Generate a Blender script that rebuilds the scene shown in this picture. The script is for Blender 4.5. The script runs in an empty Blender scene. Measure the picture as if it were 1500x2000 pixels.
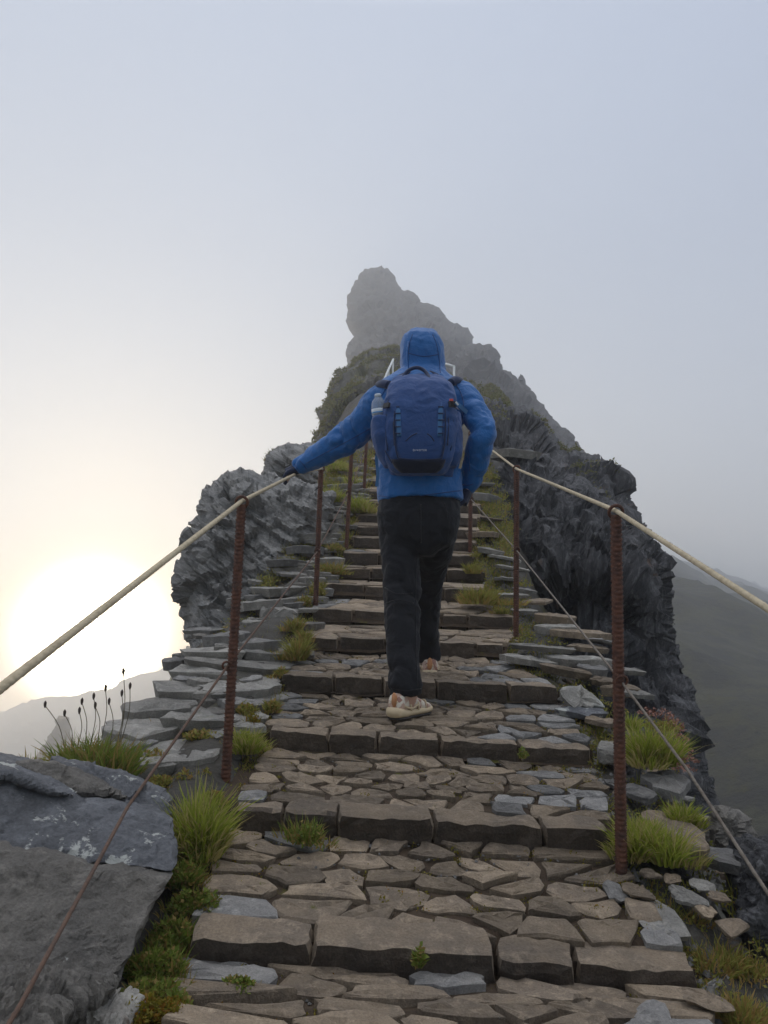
import bpy, bmesh, math, random
import numpy as np
from mathutils import Vector, Matrix, geometry
random.seed(7); RNG = np.random.default_rng(7)
sc = bpy.context.scene
col = sc.collection

# ------------------------------------------------------------------ camera
F_PX, PITCH, ROLL = 1387.0, math.radians(7.5), math.radians(1.5)
FW = Vector((0, math.cos(PITCH), math.sin(PITCH)))
_u0 = Vector((0, -math.sin(PITCH), math.cos(PITCH)))
RT = Vector((1, 0, 0)) * math.cos(ROLL) + _u0 * math.sin(ROLL)
UP = -Vector((1, 0, 0)) * math.sin(ROLL) + _u0 * math.cos(ROLL)
cam_d = bpy.data.cameras.new('camera')
cam_d.sensor_fit = 'VERTICAL'; cam_d.sensor_height = 24.0; cam_d.lens = 24.0 * F_PX / 2000.0
cam_d.clip_start = 0.05; cam_d.clip_end = 3000
cam = bpy.data.objects.new('camera', cam_d); col.objects.link(cam)
cam.matrix_world = Matrix(((RT.x, UP.x, -FW.x, 0), (RT.y, UP.y, -FW.y, 0), (RT.z, UP.z, -FW.z, 0), (0, 0, 0, 1)))
sc.camera = cam

def ray(px, py):
    return FW + RT * ((px - 750) / F_PX) - UP * ((py - 1000) / F_PX)
def at(px, py, Y):
    d = ray(px, py); return d * (Y / d.y)

# ------------------------------------------------------------------ sky, sun, exposure
SUN_AZ = math.atan2(ray(185, 1215).x, ray(185, 1215).y)
SUN_EL = math.radians(4.5)
w = bpy.data.worlds.new('World'); sc.world = w; w.use_nodes = True
nt = w.node_tree; nt.nodes.clear()
def N(t, **kw):
    n = nt.nodes.new(t)
    for k, v in kw.items():
        setattr(n, k, v)
    return n
def M(op, a, b=None, c=None):
    n = N('ShaderNodeMath', operation=op)
    for i, v in enumerate((a, b, c)):
        if v is None: continue
        if isinstance(v, (int, float)): n.inputs[i].default_value = v
        else: nt.links.new(v, n.inputs[i])
    return n.outputs[0]
def VM(op, a, b=None, s=None):
    n = N('ShaderNodeVectorMath', operation=op)
    for i, v in enumerate((a, b)):
        if v is None: continue
        if isinstance(v, (tuple, list)): n.inputs[i].default_value = v
        else: nt.links.new(v, n.inputs[i])
    if s is not None:
        if isinstance(s, (int, float)): n.inputs['Scale'].default_value = s
        else: nt.links.new(s, n.inputs['Scale'])
    return n.outputs['Value'] if op == 'DOT_PRODUCT' else n.outputs['Vector']
tc = N('ShaderNodeTexCoord')
dirn = VM('NORMALIZE', tc.outputs['Generated'])
gd = ray(180, 1240).normalized()
theta = M('ARCCOSINE', M('MINIMUM', VM('DOT_PRODUCT', dirn, tuple(gd)), 0.99999))
sep = N('ShaderNodeSeparateXYZ'); nt.links.new(dirn, sep.inputs[0])
elev = sep.outputs[2]
ramp = N('ShaderNodeValToRGB')
cr = ramp.color_ramp
cr.elements[0].position = 0.0; cr.elements[0].color = (.50, .51, .535, 1)
cr.elements[1].position = 1.0; cr.elements[1].color = (3.2, 3.08, 2.9, 1)
e = cr.elements.new(.45); e.color = (.46, .50, .575, 1)
e = cr.elements.new(.68); e.color = (.50, .555, .65, 1)
nt.links.new(M('MAXIMUM', elev, 0.0), ramp.inputs[0])
side = N('ShaderNodeValToRGB'); sr = side.color_ramp
sr.elements[0].position = 0.08; sr.elements[0].color = (.98, .97, .95, 1)
sr.elements[1].position = 0.38; sr.elements[1].color = (.80, .835, .93, 1)
e = sr.elements.new(1.0); e.color = (.27, .28, .30, 1)
nt.links.new(M('DIVIDE', theta, math.pi), side.inputs[0])
base = VM('MULTIPLY', ramp.outputs[0], side.outputs[0])
# soft drifting unevenness of the cloud
cn = N('ShaderNodeTexNoise'); cn.inputs['Scale'].default_value = 1.6; cn.inputs['Detail'].default_value = 3
nt.links.new(dirn, cn.inputs['Vector'])
base = VM('SCALE', base, s=M('ADD', M('MULTIPLY', cn.outputs[0], .12), .94))
g1 = M('MULTIPLY', M('EXPONENT', M('MULTIPLY', M('POWER', M('DIVIDE', theta, math.radians(4.5)), 4.0), -1)), 42.0)
g2 = M('MULTIPLY', M('EXPONENT', M('MULTIPLY', M('POWER', M('DIVIDE', theta, math.radians(8.0)), 2.0), -1)), 3.6)
g3 = M('MULTIPLY', M('EXPONENT', M('MULTIPLY', theta, -1 / math.radians(10))), .55)
glow = VM('ADD', VM('SCALE', (1, .93, .72), s=g1), VM('SCALE', (1, .78, .42), s=g2))
glow = VM('ADD', glow, VM('SCALE', (1, .86, .62), s=g3))
fog = VM('ADD', base, glow)
bg1 = N('ShaderNodeBackground'); nt.links.new(fog, bg1.inputs[0]); bg1.inputs[1].default_value = .87
sky = N('ShaderNodeTexSky'); sky.sky_type = 'NISHITA'; sky.sun_disc = False
sky.sun_elevation = SUN_EL; sky.sun_rotation = SUN_AZ; sky.altitude = 1800
bg2 = N('ShaderNodeBackground'); nt.links.new(sky.outputs[0], bg2.inputs[0]); bg2.inputs[1].default_value = 0.05
add = N('ShaderNodeAddShader'); nt.links.new(bg1.outputs[0], add.inputs[0]); nt.links.new(bg2.outputs[0], add.inputs[1])
out = N('ShaderNodeOutputWorld'); nt.links.new(add.outputs[0], out.inputs[0])
w.cycles.sampling_method = 'MANUAL'; w.cycles.sample_map_resolution = 512

sd = bpy.data.lights.new('sun', 'SUN'); sd.energy = 2.0; sd.angle = math.radians(12); sd.color = (1, .82, .58)
sun = bpy.data.objects.new('sun', sd); col.objects.link(sun)
sdir = Vector((math.sin(SUN_AZ) * math.cos(SUN_EL), math.cos(SUN_AZ) * math.cos(SUN_EL), math.sin(SUN_EL)))
sun.rotation_euler = sdir.to_track_quat('Z', 'Y').to_euler()
sun['kind'] = 'helper'
sc.view_settings.view_transform = 'Standard'; sc.view_settings.look = 'None'
sc.view_settings.exposure = 0.12; sc.view_settings.gamma = 1.0; sc.view_settings.use_curve_mapping = False
sc.cycles.volume_bounces = 4; sc.cycles.max_bounces = 8; sc.cycles.diffuse_bounces = 3
sc.cycles.sample_clamp_indirect = 4

# ------------------------------------------------------------------ numpy noise
def _h(ix, iy, iz):
    n = (ix * 374761393 + iy * 668265263 + iz * 2147483647 + 1013904223) & 0xffffffff
    n = ((n ^ (n >> 13)) * 1274126177) & 0xffffffff
    n = ((n ^ (n >> 15)) * 2246822519) & 0xffffffff
    return (n ^ (n >> 16)) & 0xffff
def vnoise(P):
    P = np.asarray(P, float); I = np.floor(P).astype(np.int64); f = P - I; u = f * f * f * (f * (f * 6 - 15) + 10)
    r = 0
    for dx in (0, 1):
        for dy in (0, 1):
            for dz in (0, 1):
                h = _h(I[:, 0] + dx, I[:, 1] + dy, I[:, 2] + dz)
                a = h * (2 * math.pi / 65536); b = ((h * 7919) & 0xffff) / 32768 - 1; s = np.sqrt(1 - b * b)
                g = s * np.cos(a) * (f[:, 0] - dx) + s * np.sin(a) * (f[:, 1] - dy) + b * (f[:, 2] - dz)
                wx = u[:, 0] if dx else 1 - u[:, 0]; wy = u[:, 1] if dy else 1 - u[:, 1]; wz = u[:, 2] if dz else 1 - u[:, 2]
                r = r + g * wx * wy * wz
    return r * 1.6
def fbm(P, oc=4, gain=.5):
    P = np.asarray(P, float); r = 0; a = 1.0
    for i in range(oc):
        r = r + a * vnoise(P * 2 ** i + i * 17.3); a *= gain
    return r
def ridged(P, oc=3):
    P = np.asarray(P, float); r = 0; a = 1.0
    for i in range(oc):
        r = r + a * (1 - 2 * np.abs(vnoise(P * 2 ** i + i * 31.7))); a *= .5
    return r

def facet(P, s, seed=0):
    """planar breaks: every cell of a jittered lattice carries its own tilted plane"""
    Q = np.asarray(P, float) / s + .14 * np.column_stack([vnoise(np.asarray(P) / s * 1.3 + o) for o in (3, 13, 23)]); I = np.floor(Q).astype(np.int64)
    best = np.full(len(Q), 1e9); val = np.zeros(len(Q))
    for dx in (-1, 0, 1):
        for dy in (-1, 0, 1):
            for dz in (-1, 0, 1):
                J = I + np.array([dx, dy, dz]); h = [_h(J[:, 0] + seed, J[:, 1] + k * 57, J[:, 2] - k * 31) / 65536.0 for k in range(7)]
                r = Q - J - np.column_stack(h[:3]); d = (r * r).sum(1)
                v = (r * (np.column_stack(h[3:6]) - .5)).sum(1) * 1.3 + (h[6] - .5) * .9
                k = d < best; best = np.where(k, d, best); val = np.where(k, v, val)
    return val
# ------------------------------------------------------------------ object helpers
def link(name, me, mat=None, parent=None, smooth=False):
    o = bpy.data.objects.new(name, me); col.objects.link(o)
    if mat: me.materials.append(mat)
    if parent: o.parent = parent
    if smooth:
        me.polygons.foreach_set('use_smooth', [True] * len(me.polygons))
    return o
def pyd(name, verts, faces, mat=None, parent=None, smooth=False):
    me = bpy.data.meshes.new(name); me.from_pydata([tuple(v) for v in verts], [], faces); me.update()
    return link(name, me, mat, parent, smooth)
def tag(o, label=None, cat=None, group=None, kind=None):
    if label: o['label'] = label
    if cat: o['category'] = cat
    if group: o['group'] = group
    if kind: o['kind'] = kind
    return o
def empty(name, loc=(0, 0, 0)):
    o = bpy.data.objects.new(name, None); col.objects.link(o); o.location = loc
    o.empty_display_size = .05
    return o
def reparent(o, p):           # parent without moving: parts are built in world coordinates
    o.parent = p; o.matrix_parent_inverse = Matrix.Translation(-Vector(p.location))
    return o
def recalc(me):
    bm = bmesh.new(); bm.from_mesh(me); bmesh.ops.recalc_face_normals(bm, faces=bm.faces); bm.to_mesh(me); bm.free()

# ------------------------------------------------------------------ materials
def new_mat(name):
    m = bpy.data.materials.new(name); m.use_nodes = True
    t = m.node_tree; t.nodes.clear()
    o = t.nodes.new('ShaderNodeOutputMaterial'); b = t.nodes.new('ShaderNodeBsdfPrincipled')
    t.links.new(b.outputs[0], o.inputs[0])
    return m, t, b
def nd(t, typ, **kw):
    n = t.nodes.new(typ)
    ins = kw.pop('ins', {})
    for k, v in kw.items(): setattr(n, k, v)
    for k, v in ins.items():
        if hasattr(v, 'is_linked') or hasattr(v, 'node'): t.links.new(v, n.inputs[k])
        else: n.inputs[k].default_value = v
    return n
def mixc(t, fac, a, b, bt='MIX'):
    n = t.nodes.new('ShaderNodeMix'); n.data_type = 'RGBA'; n.blend_type = bt
    for i, v in ((0, fac), (6, a), (7, b)):
        if hasattr(v, 'node'): t.links.new(v, n.inputs[i])
        elif i == 0: n.inputs[0].default_value = v
        else: n.inputs[i].default_value = (*v, 1) if len(v) == 3 else v
    return n.outputs[2]
def sramp(t, v, lo, hi):
    n = t.nodes.new('ShaderNodeMapRange'); n.interpolation_type = 'SMOOTHSTEP'
    t.links.new(v, n.inputs[0]); n.inputs[1].default_value = lo; n.inputs[2].default_value = hi
    return n.outputs[0]
def noise(t, vec, scale, detail=5, rough=.6, dist=0):
    n = nd(t, 'ShaderNodeTexNoise', ins={'Scale': scale, 'Detail': detail, 'Roughness': rough, 'Distortion': dist})
    t.links.new(vec, n.inputs['Vector']); return n.outputs[0]
def bump(t, b, h, strength=.5, dist=.01, prev=None):
    n = nd(t, 'ShaderNodeBump', ins={'Strength': strength, 'Distance': dist})
    t.links.new(h, n.inputs['Height'])
    if prev is not None: t.links.new(prev, n.inputs['Normal'])
    t.links.new(n.outputs[0], b.inputs['Normal']); return n.outputs[0]

def stone_mat(name, cols, size=1.0, moss=0.0, mosscol=(.075, .095, .02), lichen=0.0, dark=0.0, rnd=.35, rough=.85, warp=None, relief=1.0, rust=0.0, bd=.012):
    """layered colour: three tones, speckle, pale lichen spots, moss patches (own colours of the stone, but shade is put into those of the kerb fronts)"""
    m, t, b = new_mat(name)
    pos = nd(t, 'ShaderNodeNewGeometry').outputs['Position']
    oi = nd(t, 'ShaderNodeObjectInfo').outputs['Random']
    off = nd(t, 'ShaderNodeVectorMath', operation='ADD', ins={0: pos})
    sc_ = nd(t, 'ShaderNodeMath', operation='MULTIPLY', ins={0: oi, 1: 37.0}).outputs[0]
    t.links.new(sc_, off.inputs[1]); v = off.outputs[0]
    if warp:
        mp = nd(t, 'ShaderNodeMapping', vector_type='TEXTURE', ins={'Rotation': warp[0], 'Scale': warp[1]}); t.links.new(v, mp.inputs[0]); vw = mp.outputs[0]
    else: vw = v
    n1 = noise(t, vw, 3.2 / size, 6, .65, .1); n2 = noise(t, vw, 17 / size, 6, .7); n3 = noise(t, v, 120 / size, 3, .7)
    c = mixc(t, sramp(t, n1, .36, .64), cols[0], cols[1])
    c = mixc(t, sramp(t, n2, .48, .72), c, cols[2])
    if rnd:
        rr = nd(t, 'ShaderNodeMapRange', ins={0: oi, 3: 1 - rnd, 4: 1 + rnd}).outputs[0]
        k = nd(t, 'ShaderNodeCombineColor', ins={0: rr, 1: rr, 2: rr}).outputs[0]
        c = mixc(t, 1.0, c, k, 'MULTIPLY')
    sp = nd(t, 'ShaderNodeMapRange', ins={0: n3, 1: .3, 2: .7, 3: .78, 4: 1.22}).outputs[0]
    k = nd(t, 'ShaderNodeCombineColor', ins={0: sp, 1: sp, 2: sp}).outputs[0]
    c = mixc(t, 1.0, c, k, 'MULTIPLY')
    if rust:
        c = mixc(t, sramp(t, noise(t, v, 5.1 / size, 4, .6), .70 - .25 * rust, .78 - .1 * rust), c, (.12, .06, .028))
    if lichen:
        nl = noise(t, v, 6.5 / size, 6, .7, .15)
        c = mixc(t, sramp(t, nl, .72 - .17 * lichen, .75 - .16 * lichen), c, (.42, .43, .40))
    if moss:
        nm = noise(t, v, 4.3 / size, 6, .7, .3)
        f = sramp(t, nm, .72 - .32 * moss, .80 - .28 * moss)
        mc = mixc(t, noise(t, v, 40 / size, 3), mosscol, (mosscol[0] * 1.9, mosscol[1] * 1.35, mosscol[2]))
        c = mixc(t, f, c, mc)
    t.links.new(c, b.inputs['Base Color'])
    b.inputs['Roughness'].default_value = rough; b.inputs['Specular IOR Level'].default_value = .35
    n4 = noise(t, vw, 8 / size, 9, .7, .05)
    p = bump(t, b, n4, .75 * relief, bd * 2.2 * size)
    n5 = noise(t, v, 70 / size, 6, .75)
    bump(t, b, n5, .6 * relief, bd * .35 * size, p)
    return m

M_PAVE = stone_mat('paving stone', [(.25, .194, .134), (.17, .135, .10), (.335, .266, .19)], .55, moss=.14, rnd=.36, lichen=.1, relief=1.5)
M_PAVE_G = stone_mat('blue grey paving stone', [(.215, .205, .19), (.16, .155, .148), (.285, .275, .255)], .55, moss=.08, rnd=.34, lichen=.1, relief=1.2)
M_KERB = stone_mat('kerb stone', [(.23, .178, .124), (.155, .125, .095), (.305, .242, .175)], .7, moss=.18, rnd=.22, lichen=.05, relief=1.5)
M_KERBF = stone_mat('shaded kerb front', [(.095, .073, .055), (.066, .053, .042), (.13, .104, .08)], .7, moss=.10, rnd=.2, rough=.8, relief=1.6)  # darkened kerb stone colours for the risers, shade put into the colour
M_SOIL = stone_mat('soil and moss', [(.055, .037, .024), (.072, .05, .031), (.04, .028, .019)], .35, moss=.45, mosscol=(.06, .07, .014), rnd=0, rough=.97, relief=1.6)
M_SLAB = stone_mat('grey slab', [(.265, .25, .222), (.19, .182, .165), (.34, .325, .29)], .8, moss=.2, rnd=.25, lichen=.4, relief=1.2, rust=.15)
M_BLOCK = stone_mat('lichen block', [(.13, .135, .145), (.095, .098, .105), (.18, .187, .20)], 1.0, moss=.08, rnd=.12, lichen=.98, relief=1.2)
M_BLOCK2 = stone_mat('dark block', [(.20, .185, .162), (.135, .127, .115), (.27, .25, .22)], .8, moss=.12, rnd=.1, lichen=.35, relief=2.0)
M_CRAG = stone_mat('layered crag rock', [(.27, .264, .25), (.165, .165, .16), (.38, .37, .35)], 1.3, moss=.3, mosscol=(.06, .07, .025), rnd=0, lichen=.3, relief=1.6, warp=((0, math.radians(30), 0), (1.6, 1.6, .22)))
M_CLIFF = stone_mat('dark cliff rock', [(.088, .087, .09), (.048, .048, .052), (.185, .185, .19)], 1.7, moss=.1, mosscol=(.05, .05, .02), rnd=0, lichen=.2, relief=1.8, warp=((0, math.radians(8), 0), (.55, .55, 2.2)), rust=.3)
M_RIDGE = stone_mat('ridge ground', [(.07, .062, .05), (.095, .09, .08), (.05, .043, .033)], 1.2, moss=.5, mosscol=(.06, .068, .018), rnd=0, relief=1.8)
M_MOUND = stone_mat('overgrown rock', [(.105, .10, .085), (.075, .072, .063), (.14, .135, .118)], 4, moss=.62, mosscol=(.048, .06, .02), rnd=0, relief=1.6)
M_PEAK = stone_mat('peak rock', [(.040, .036, .033), (.026, .025, .025), (.06, .054, .048)], 16, moss=.15, mosscol=(.04, .04, .02), rnd=0, relief=1.5)
M_SPIRE = stone_mat('spire rock', [(.12, .08, .04), (.10, .07, .04), (.13, .09, .05)], 22, rnd=0, relief=1.0)
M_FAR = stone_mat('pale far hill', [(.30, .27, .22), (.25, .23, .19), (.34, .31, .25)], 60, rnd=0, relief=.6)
M_HILL = stone_mat('heath hillside', [(.022, .023, .019), (.05, .05, .026), (.016, .016, .017)], 7, moss=.45, mosscol=(.032, .038, .014), rnd=0, relief=1.6)

def rust_mat():
    m, t, b = new_mat('rusty steel')
    v = nd(t, 'ShaderNodeNewGeometry').outputs['Position']
    c = mixc(t, sramp(t, noise(t, v, 30, 5), .35, .65), (.14, .058, .034), (.075, .038, .028))
    c = mixc(t, sramp(t, noise(t, v, 150, 3), .55, .7), c, (.22, .10, .06))
    t.links.new(c, b.inputs['Base Color']); b.inputs['Roughness'].default_value = .8; b.inputs['Metallic'].default_value = .25
    bump(t, b, noise(t, v, 220, 4), .4, .002); return m
def rope_mat(name, a, c2, scale=1.0):
    m, t, b = new_mat(name)
    v = nd(t, 'ShaderNodeNewGeometry').outputs['Position']
    c = mixc(t, sramp(t, noise(t, v, 60, 4), .35, .7), a, c2)
    t.links.new(c, b.inputs['Base Color']); b.inputs['Roughness'].default_value = .9
    bump(t, b, noise(t, v, 500, 2), .4, .002); return m
def fabric_mat(name, c1, c2, rough=.7, weave=900, wr=.5, sheen=.15, fold=14):
    m, t, b = new_mat(name)
    v = nd(t, 'ShaderNodeNewGeometry').outputs['Position']
    c = mixc(t, sramp(t, noise(t, v, 9, 4), .3, .7), c1, c2)
    t.links.new(c, b.inputs['Base Color']); b.inputs['Roughness'].default_value = rough
    b.inputs['Specular IOR Level'].default_value = .3
    b.inputs['Sheen Weight'].default_value = sheen; b.inputs['Sheen Roughness'].default_value = .5
    p = bump(t, b, noise(t, v, fold, 5, .6, 1.2), wr, .02)
    p = bump(t, b, noise(t, v, fold * 3.3, 3, .6, .8), wr * .6, .006, p)
    bump(t, b, noise(t, v, weave, 2), .12, .001, p); return m
def plain_mat(name, c, rough=.6, metal=0.0, **kw):
    m, t, b = new_mat(name)
    v = nd(t, 'ShaderNodeNewGeometry').outputs['Position']
    cc = mixc(t, noise(t, v, 25, 4), tuple(x * .8 for x in c), tuple(min(1, x * 1.2) for x in c))
    t.links.new(cc, b.inputs['Base Color']); b.inputs['Roughness'].default_value = rough; b.inputs['Metallic'].default_value = metal
    for k, x in kw.items(): b.inputs[k.replace('_', ' ')].default_value = x
    return m
def leaf_mat(name, a, c2, dry):
    m, t, b = new_mat(name)
    at_ = nd(t, 'ShaderNodeAttribute', attribute_name='tint')
    s = nd(t, 'ShaderNodeSeparateColor'); t.links.new(at_.outputs['Color'], s.inputs[0])
    c = mixc(t, s.outputs[0], a, c2); c = mixc(t, s.outputs[1], c, dry)
    t.links.new(c, b.inputs['Base Color']); b.inputs['Roughness'].default_value = .6; b.inputs['Specular IOR Level'].default_value = .25
    tr = nd(t, 'ShaderNodeBsdfTranslucent'); t.links.new(c, tr.inputs[0])
    mx = nd(t, 'ShaderNodeMixShader', ins={0: .4}); t.links.new(b.outputs[0], mx.inputs[1]); t.links.new(tr.outputs[0], mx.inputs[2])
    o = [n for n in t.nodes if n.type == 'OUTPUT_MATERIAL'][0]; t.links.new(mx.outputs[0], o.inputs[0]); return m
M_RUST = rust_mat()
M_ROPE = rope_mat('pale rope', (.52, .44, .30), (.40, .33, .22))
M_WIRE = rope_mat('rusty wire rope', (.13, .075, .05), (.085, .055, .042))
M_WIRE_G = rope_mat('grey wire rope', (.20, .17, .14), (.12, .095, .075))
M_JACKET = fabric_mat('blue shell jacket', (.010, .128, .39), (.008, .110, .34), .5, wr=.5)
M_SEAM = fabric_mat('jacket seam', (.006, .055, .20), (.005, .045, .17), .6, wr=.2)
M_SEAMT = fabric_mat('trouser seam', (.003, .003, .005), (.004, .004, .006), .7, wr=.2)
M_JACKET_D = fabric_mat('dark cuff', (.010, .018, .05), (.008, .014, .04), .7)
M_TROUSER = fabric_mat('black trousers', (.0045, .0052, .0085), (.0062, .0068, .010), .7, wr=.5, sheen=.03, fold=10)
M_PACK = fabric_mat('navy pack cloth', (.026, .078, .235), (.022, .064, .20), .75, weave=1400, wr=.4)
M_PACK2 = fabric_mat('slate pack panel', (.022, .068, .21), (.019, .058, .185), .75, weave=1400, wr=.4)
M_PACK_D = fabric_mat('dark pack base', (.009, .014, .035), (.007, .011, .028), .8, weave=1400, wr=.3)
M_WEB = fabric_mat('light blue webbing', (.05, .165, .36), (.04, .14, .31), .7, weave=700, wr=.1)
M_WEBD = fabric_mat('navy webbing', (.014, .03, .085), (.012, .025, .07), .7, weave=700, wr=.1)
M_BUCKLE = plain_mat('black buckle', (.01, .01, .012), .45)
M_RED = plain_mat('red whistle', (.72, .09, .07), .4)
M_SILVER = plain_mat('silver pull', (.6, .6, .6), .35, .8)
M_PRINT = plain_mat('white print', (.62, .66, .72), .6)
M_SKIN = plain_mat('skin', (.52, .32, .24), .55)
M_SHOE = None
M_BOTTLE = plain_mat('clear plastic bottle', (.72, .80, .88), .08, Transmission_Weight=.75, IOR=1.2)
M_LABEL = plain_mat('bottle label', (.62, .68, .72), .5)
M_LABEL_B = plain_mat('blue label band', (.08, .28, .55), .45)
M_WHITE_RAIL = plain_mat('galvanised railing', (.55, .57, .56), .5, .2)
M_SEED = plain_mat('dry seed head', (.05, .035, .03), .9)
M_STALK = plain_mat('dry stalk', (.12, .10, .06), .9)
M_PINK = plain_mat('pink sedum', (.30, .15, .11), .8)
M_GRASS = leaf_mat('bright grass', (.19, .255, .025), (.38, .42, .06), (.46, .38, .15))
M_GRASS_O = leaf_mat('olive grass', (.19, .205, .04), (.33, .32, .075), (.36, .24, .08))
M_GRASS_D = leaf_mat('dark green weed', (.12, .18, .028), (.21, .27, .045), (.30, .22, .07))
M_MOSS_Y = leaf_mat('yellow moss', (.15, .15, .02), (.27, .23, .03), (.26, .13, .02))
M_SHRUB = leaf_mat('hill shrub', (.12, .135, .05), (.20, .195, .075), (.22, .17, .09))

def shoe_mat():
    m, t, b = new_mat('cream trail shoe')
    v = nd(t, 'ShaderNodeNewGeometry').outputs['Position']
    vo = nd(t, 'ShaderNodeTexVoronoi', ins={'Scale': 55.0}); t.links.new(v, vo.inputs['Vector'])
    s = nd(t, 'ShaderNodeSeparateColor'); t.links.new(vo.outputs['Color'], s.inputs[0])
    c = mixc(t, sramp(t, s.outputs[0], .45, .55), (.66, .60, .50), (.52, .36, .28))
    c = mixc(t, sramp(t, s.outputs[1], .72, .78), c, (.30, .16, .12))
    t.links.new(c, b.inputs['Base Color']); b.inputs['Roughness'].default_value = .75
    bump(t, b, vo.outputs['Distance'], .4, .004); return m
M_SHOE = shoe_mat()
M_SOLE = plain_mat('cream midsole', (.60, .48, .31), .7)
M_OUTSOLE = plain_mat('dark outsole', (.05, .045, .04), .8)
M_ORANGE = plain_mat('orange heel', (.50, .23, .10), .6)

# ------------------------------------------------------------------ shape builders
def resample(poly, step, jit=0.0):
    pts = []
    n = len(poly)
    for i in range(n):
        a = np.array(poly[i], float); b = np.array(poly[(i + 1) % n], float)
        L = np.linalg.norm(b - a); k = max(1, int(round(L / step)))
        for j in range(k): pts.append(a + (b - a) * j / k)
    P = np.array(pts)
    if jit:
        q = np.column_stack([P / (step * 6), np.full(len(P), 3.3)]); q2 = q + 57.1
        d = np.column_stack([fbm(q, 4, .65), fbm(q2, 4, .65)])
        P = P + d * jit
    return P
def inflate(name, poly, Y, thick, R, step=5, jit=4.0, disp=None, mat=None, parent=None, dents=(), back=1.0, smooth=False, pw=.5):
    """a closed rock body: outline placed at its own distance, bulging in front and behind"""
    B = resample(poly, step, jit)
    lo = B.min(0); hi = B.max(0)
    gx = np.arange(lo[0], hi[0], step); gy = np.arange(lo[1], hi[1], step)
    G = np.array([(x + (step / 2 if j % 2 else 0), y) for j, y in enumerate(gy) for x in gx])
    G = G + RNG.uniform(-.2, .2, G.shape) * step
    nx = np.roll(B, -1, 0)
    def inside(Q):
        r = np.zeros(len(Q), bool)
        for a, b in zip(B, nx):
            c = (a[1] > Q[:, 1]) != (b[1] > Q[:, 1])
            with np.errstate(divide='ignore', invalid='ignore'):
                xx = (b[0] - a[0]) * (Q[:, 1] - a[1]) / (b[1] - a[1]) + a[0]
            r ^= c & (Q[:, 0] < xx)
        return r
    def dist(Q):
        d = np.full(len(Q), 1e9)
        for a, b in zip(B, nx):
            ab = b - a; tt = np.clip(((Q - a) @ ab) / max(ab @ ab, 1e-9), 0, 1)
            d = np.minimum(d, np.linalg.norm(Q - (a + tt[:, None] * ab), axis=1))
        return d
    G = G[inside(G)]; dG = dist(G); k = dG > step * .55; G = G[k]; dG = dG[k]
    V2 = np.vstack([B, G]); nb = len(B)
    r = geometry.delaunay_2d_cdt([Vector(p) for p in V2], [(i, (i + 1) % nb) for i in range(nb)], [], 1, 1e-4)
    V = np.array([tuple(p) for p in r[0]]); T = [tuple(f) for f in r[2]]
    D = dist(V); D[D < step * .02] = 0
    h = thick * (1 - (1 - np.clip(D / R, 0, 1)) ** 2) ** pw
    hf = h.copy()
    for (px, py, rx, ry, dd) in dents:
        q = ((V[:, 0] - px) / rx) ** 2 + ((V[:, 1] - py) / ry) ** 2
        hf = hf - dd * np.exp(-q * q)
    Yv = np.array([Y(x, y) if callable(Y) else Y for x, y in V])
    rays = np.array([tuple(ray(x, y)) for x, y in V]); rays /= rays[:, 1:2]
    edge = D <= 0
    front = rays * (Yv - np.where(edge, 0, hf))[:, None]; backp = rays * Yv[:, None]; backp[:, 1] += h * back
    n = len(V); idx = np.arange(n); cum = np.cumsum(~edge) - 1; bi = np.where(edge, idx, n + cum)
    verts = np.vstack([front, backp[~edge]]); wt = .08 + .92 * np.clip(D / (R * .75), 0, 1) ** .8; wt = np.concatenate([wt, wt[~edge]])
    faces = list(T) + [(int(bi[c]), int(bi[b]), int(bi[a])) for a, b, c in T]
    faces = [f for f in faces if len(set(f)) == 3]
    me = bpy.data.meshes.new(name); me.from_pydata(verts.tolist(), [], faces); me.update()
    bm = bmesh.new(); bm.from_mesh(me)
    bmesh.ops.recalc_face_normals(bm, faces=bm.faces); bm.to_mesh(me); bm.free()
    if disp is not None:
        m = len(me.vertices); co = np.empty(m * 3); me.vertices.foreach_get('co', co); co = co.reshape(-1, 3)
        no = np.empty(m * 3); me.vertices.foreach_get('normal', no); no = no.reshape(-1, 3)
        co = co + (disp(co, no) - co) * wt[:, None]; me.vertices.foreach_set('co', co.ravel()); me.update()
    return link(name, me, mat, parent, smooth)

def strata(P, ax, thick, warp=.14, sharp=3.0):
    """ledges: a sawtooth along the bedding axis"""
    ax = np.array(ax, float); ax /= np.linalg.norm(ax)
    s = P @ ax / thick + warp * fbm(P / (thick * 5), 3)
    f = s - np.floor(s); k = np.floor(s).astype(np.int64)
    r = (_h(k, k * 3 + 1, k * 0 + 5) / 65536) - .5
    return r + (f ** sharp) * -.5
def rock_disp(s, a, ax=None, lt=.1, la=0.0, rib=None, oc=5, fine=0.0, fac=()):
    def d(co, no):
        h = a * fbm(co / s, oc, .55)
        if ax is not None:
            h = h + la * strata(co, ax, lt) + la * .6 * strata(co + 9.1, ax, lt * 2.7)
        if rib is not None:
            q = co * np.array([1 / rib[0], 1 / rib[0], 1 / (rib[0] * 3.5)]); h = h + rib[1] * ridged(q, 4)
        for fs, fa in fac: h = h + fa * facet(co * (np.array([1, 1, 1]) if rib is None else np.array([1, 1, .5])), fs)
        if fine: h = h + fine * ridged(co / (s * .12), 3)
        return co + no * h[:, None]
    return d

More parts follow.
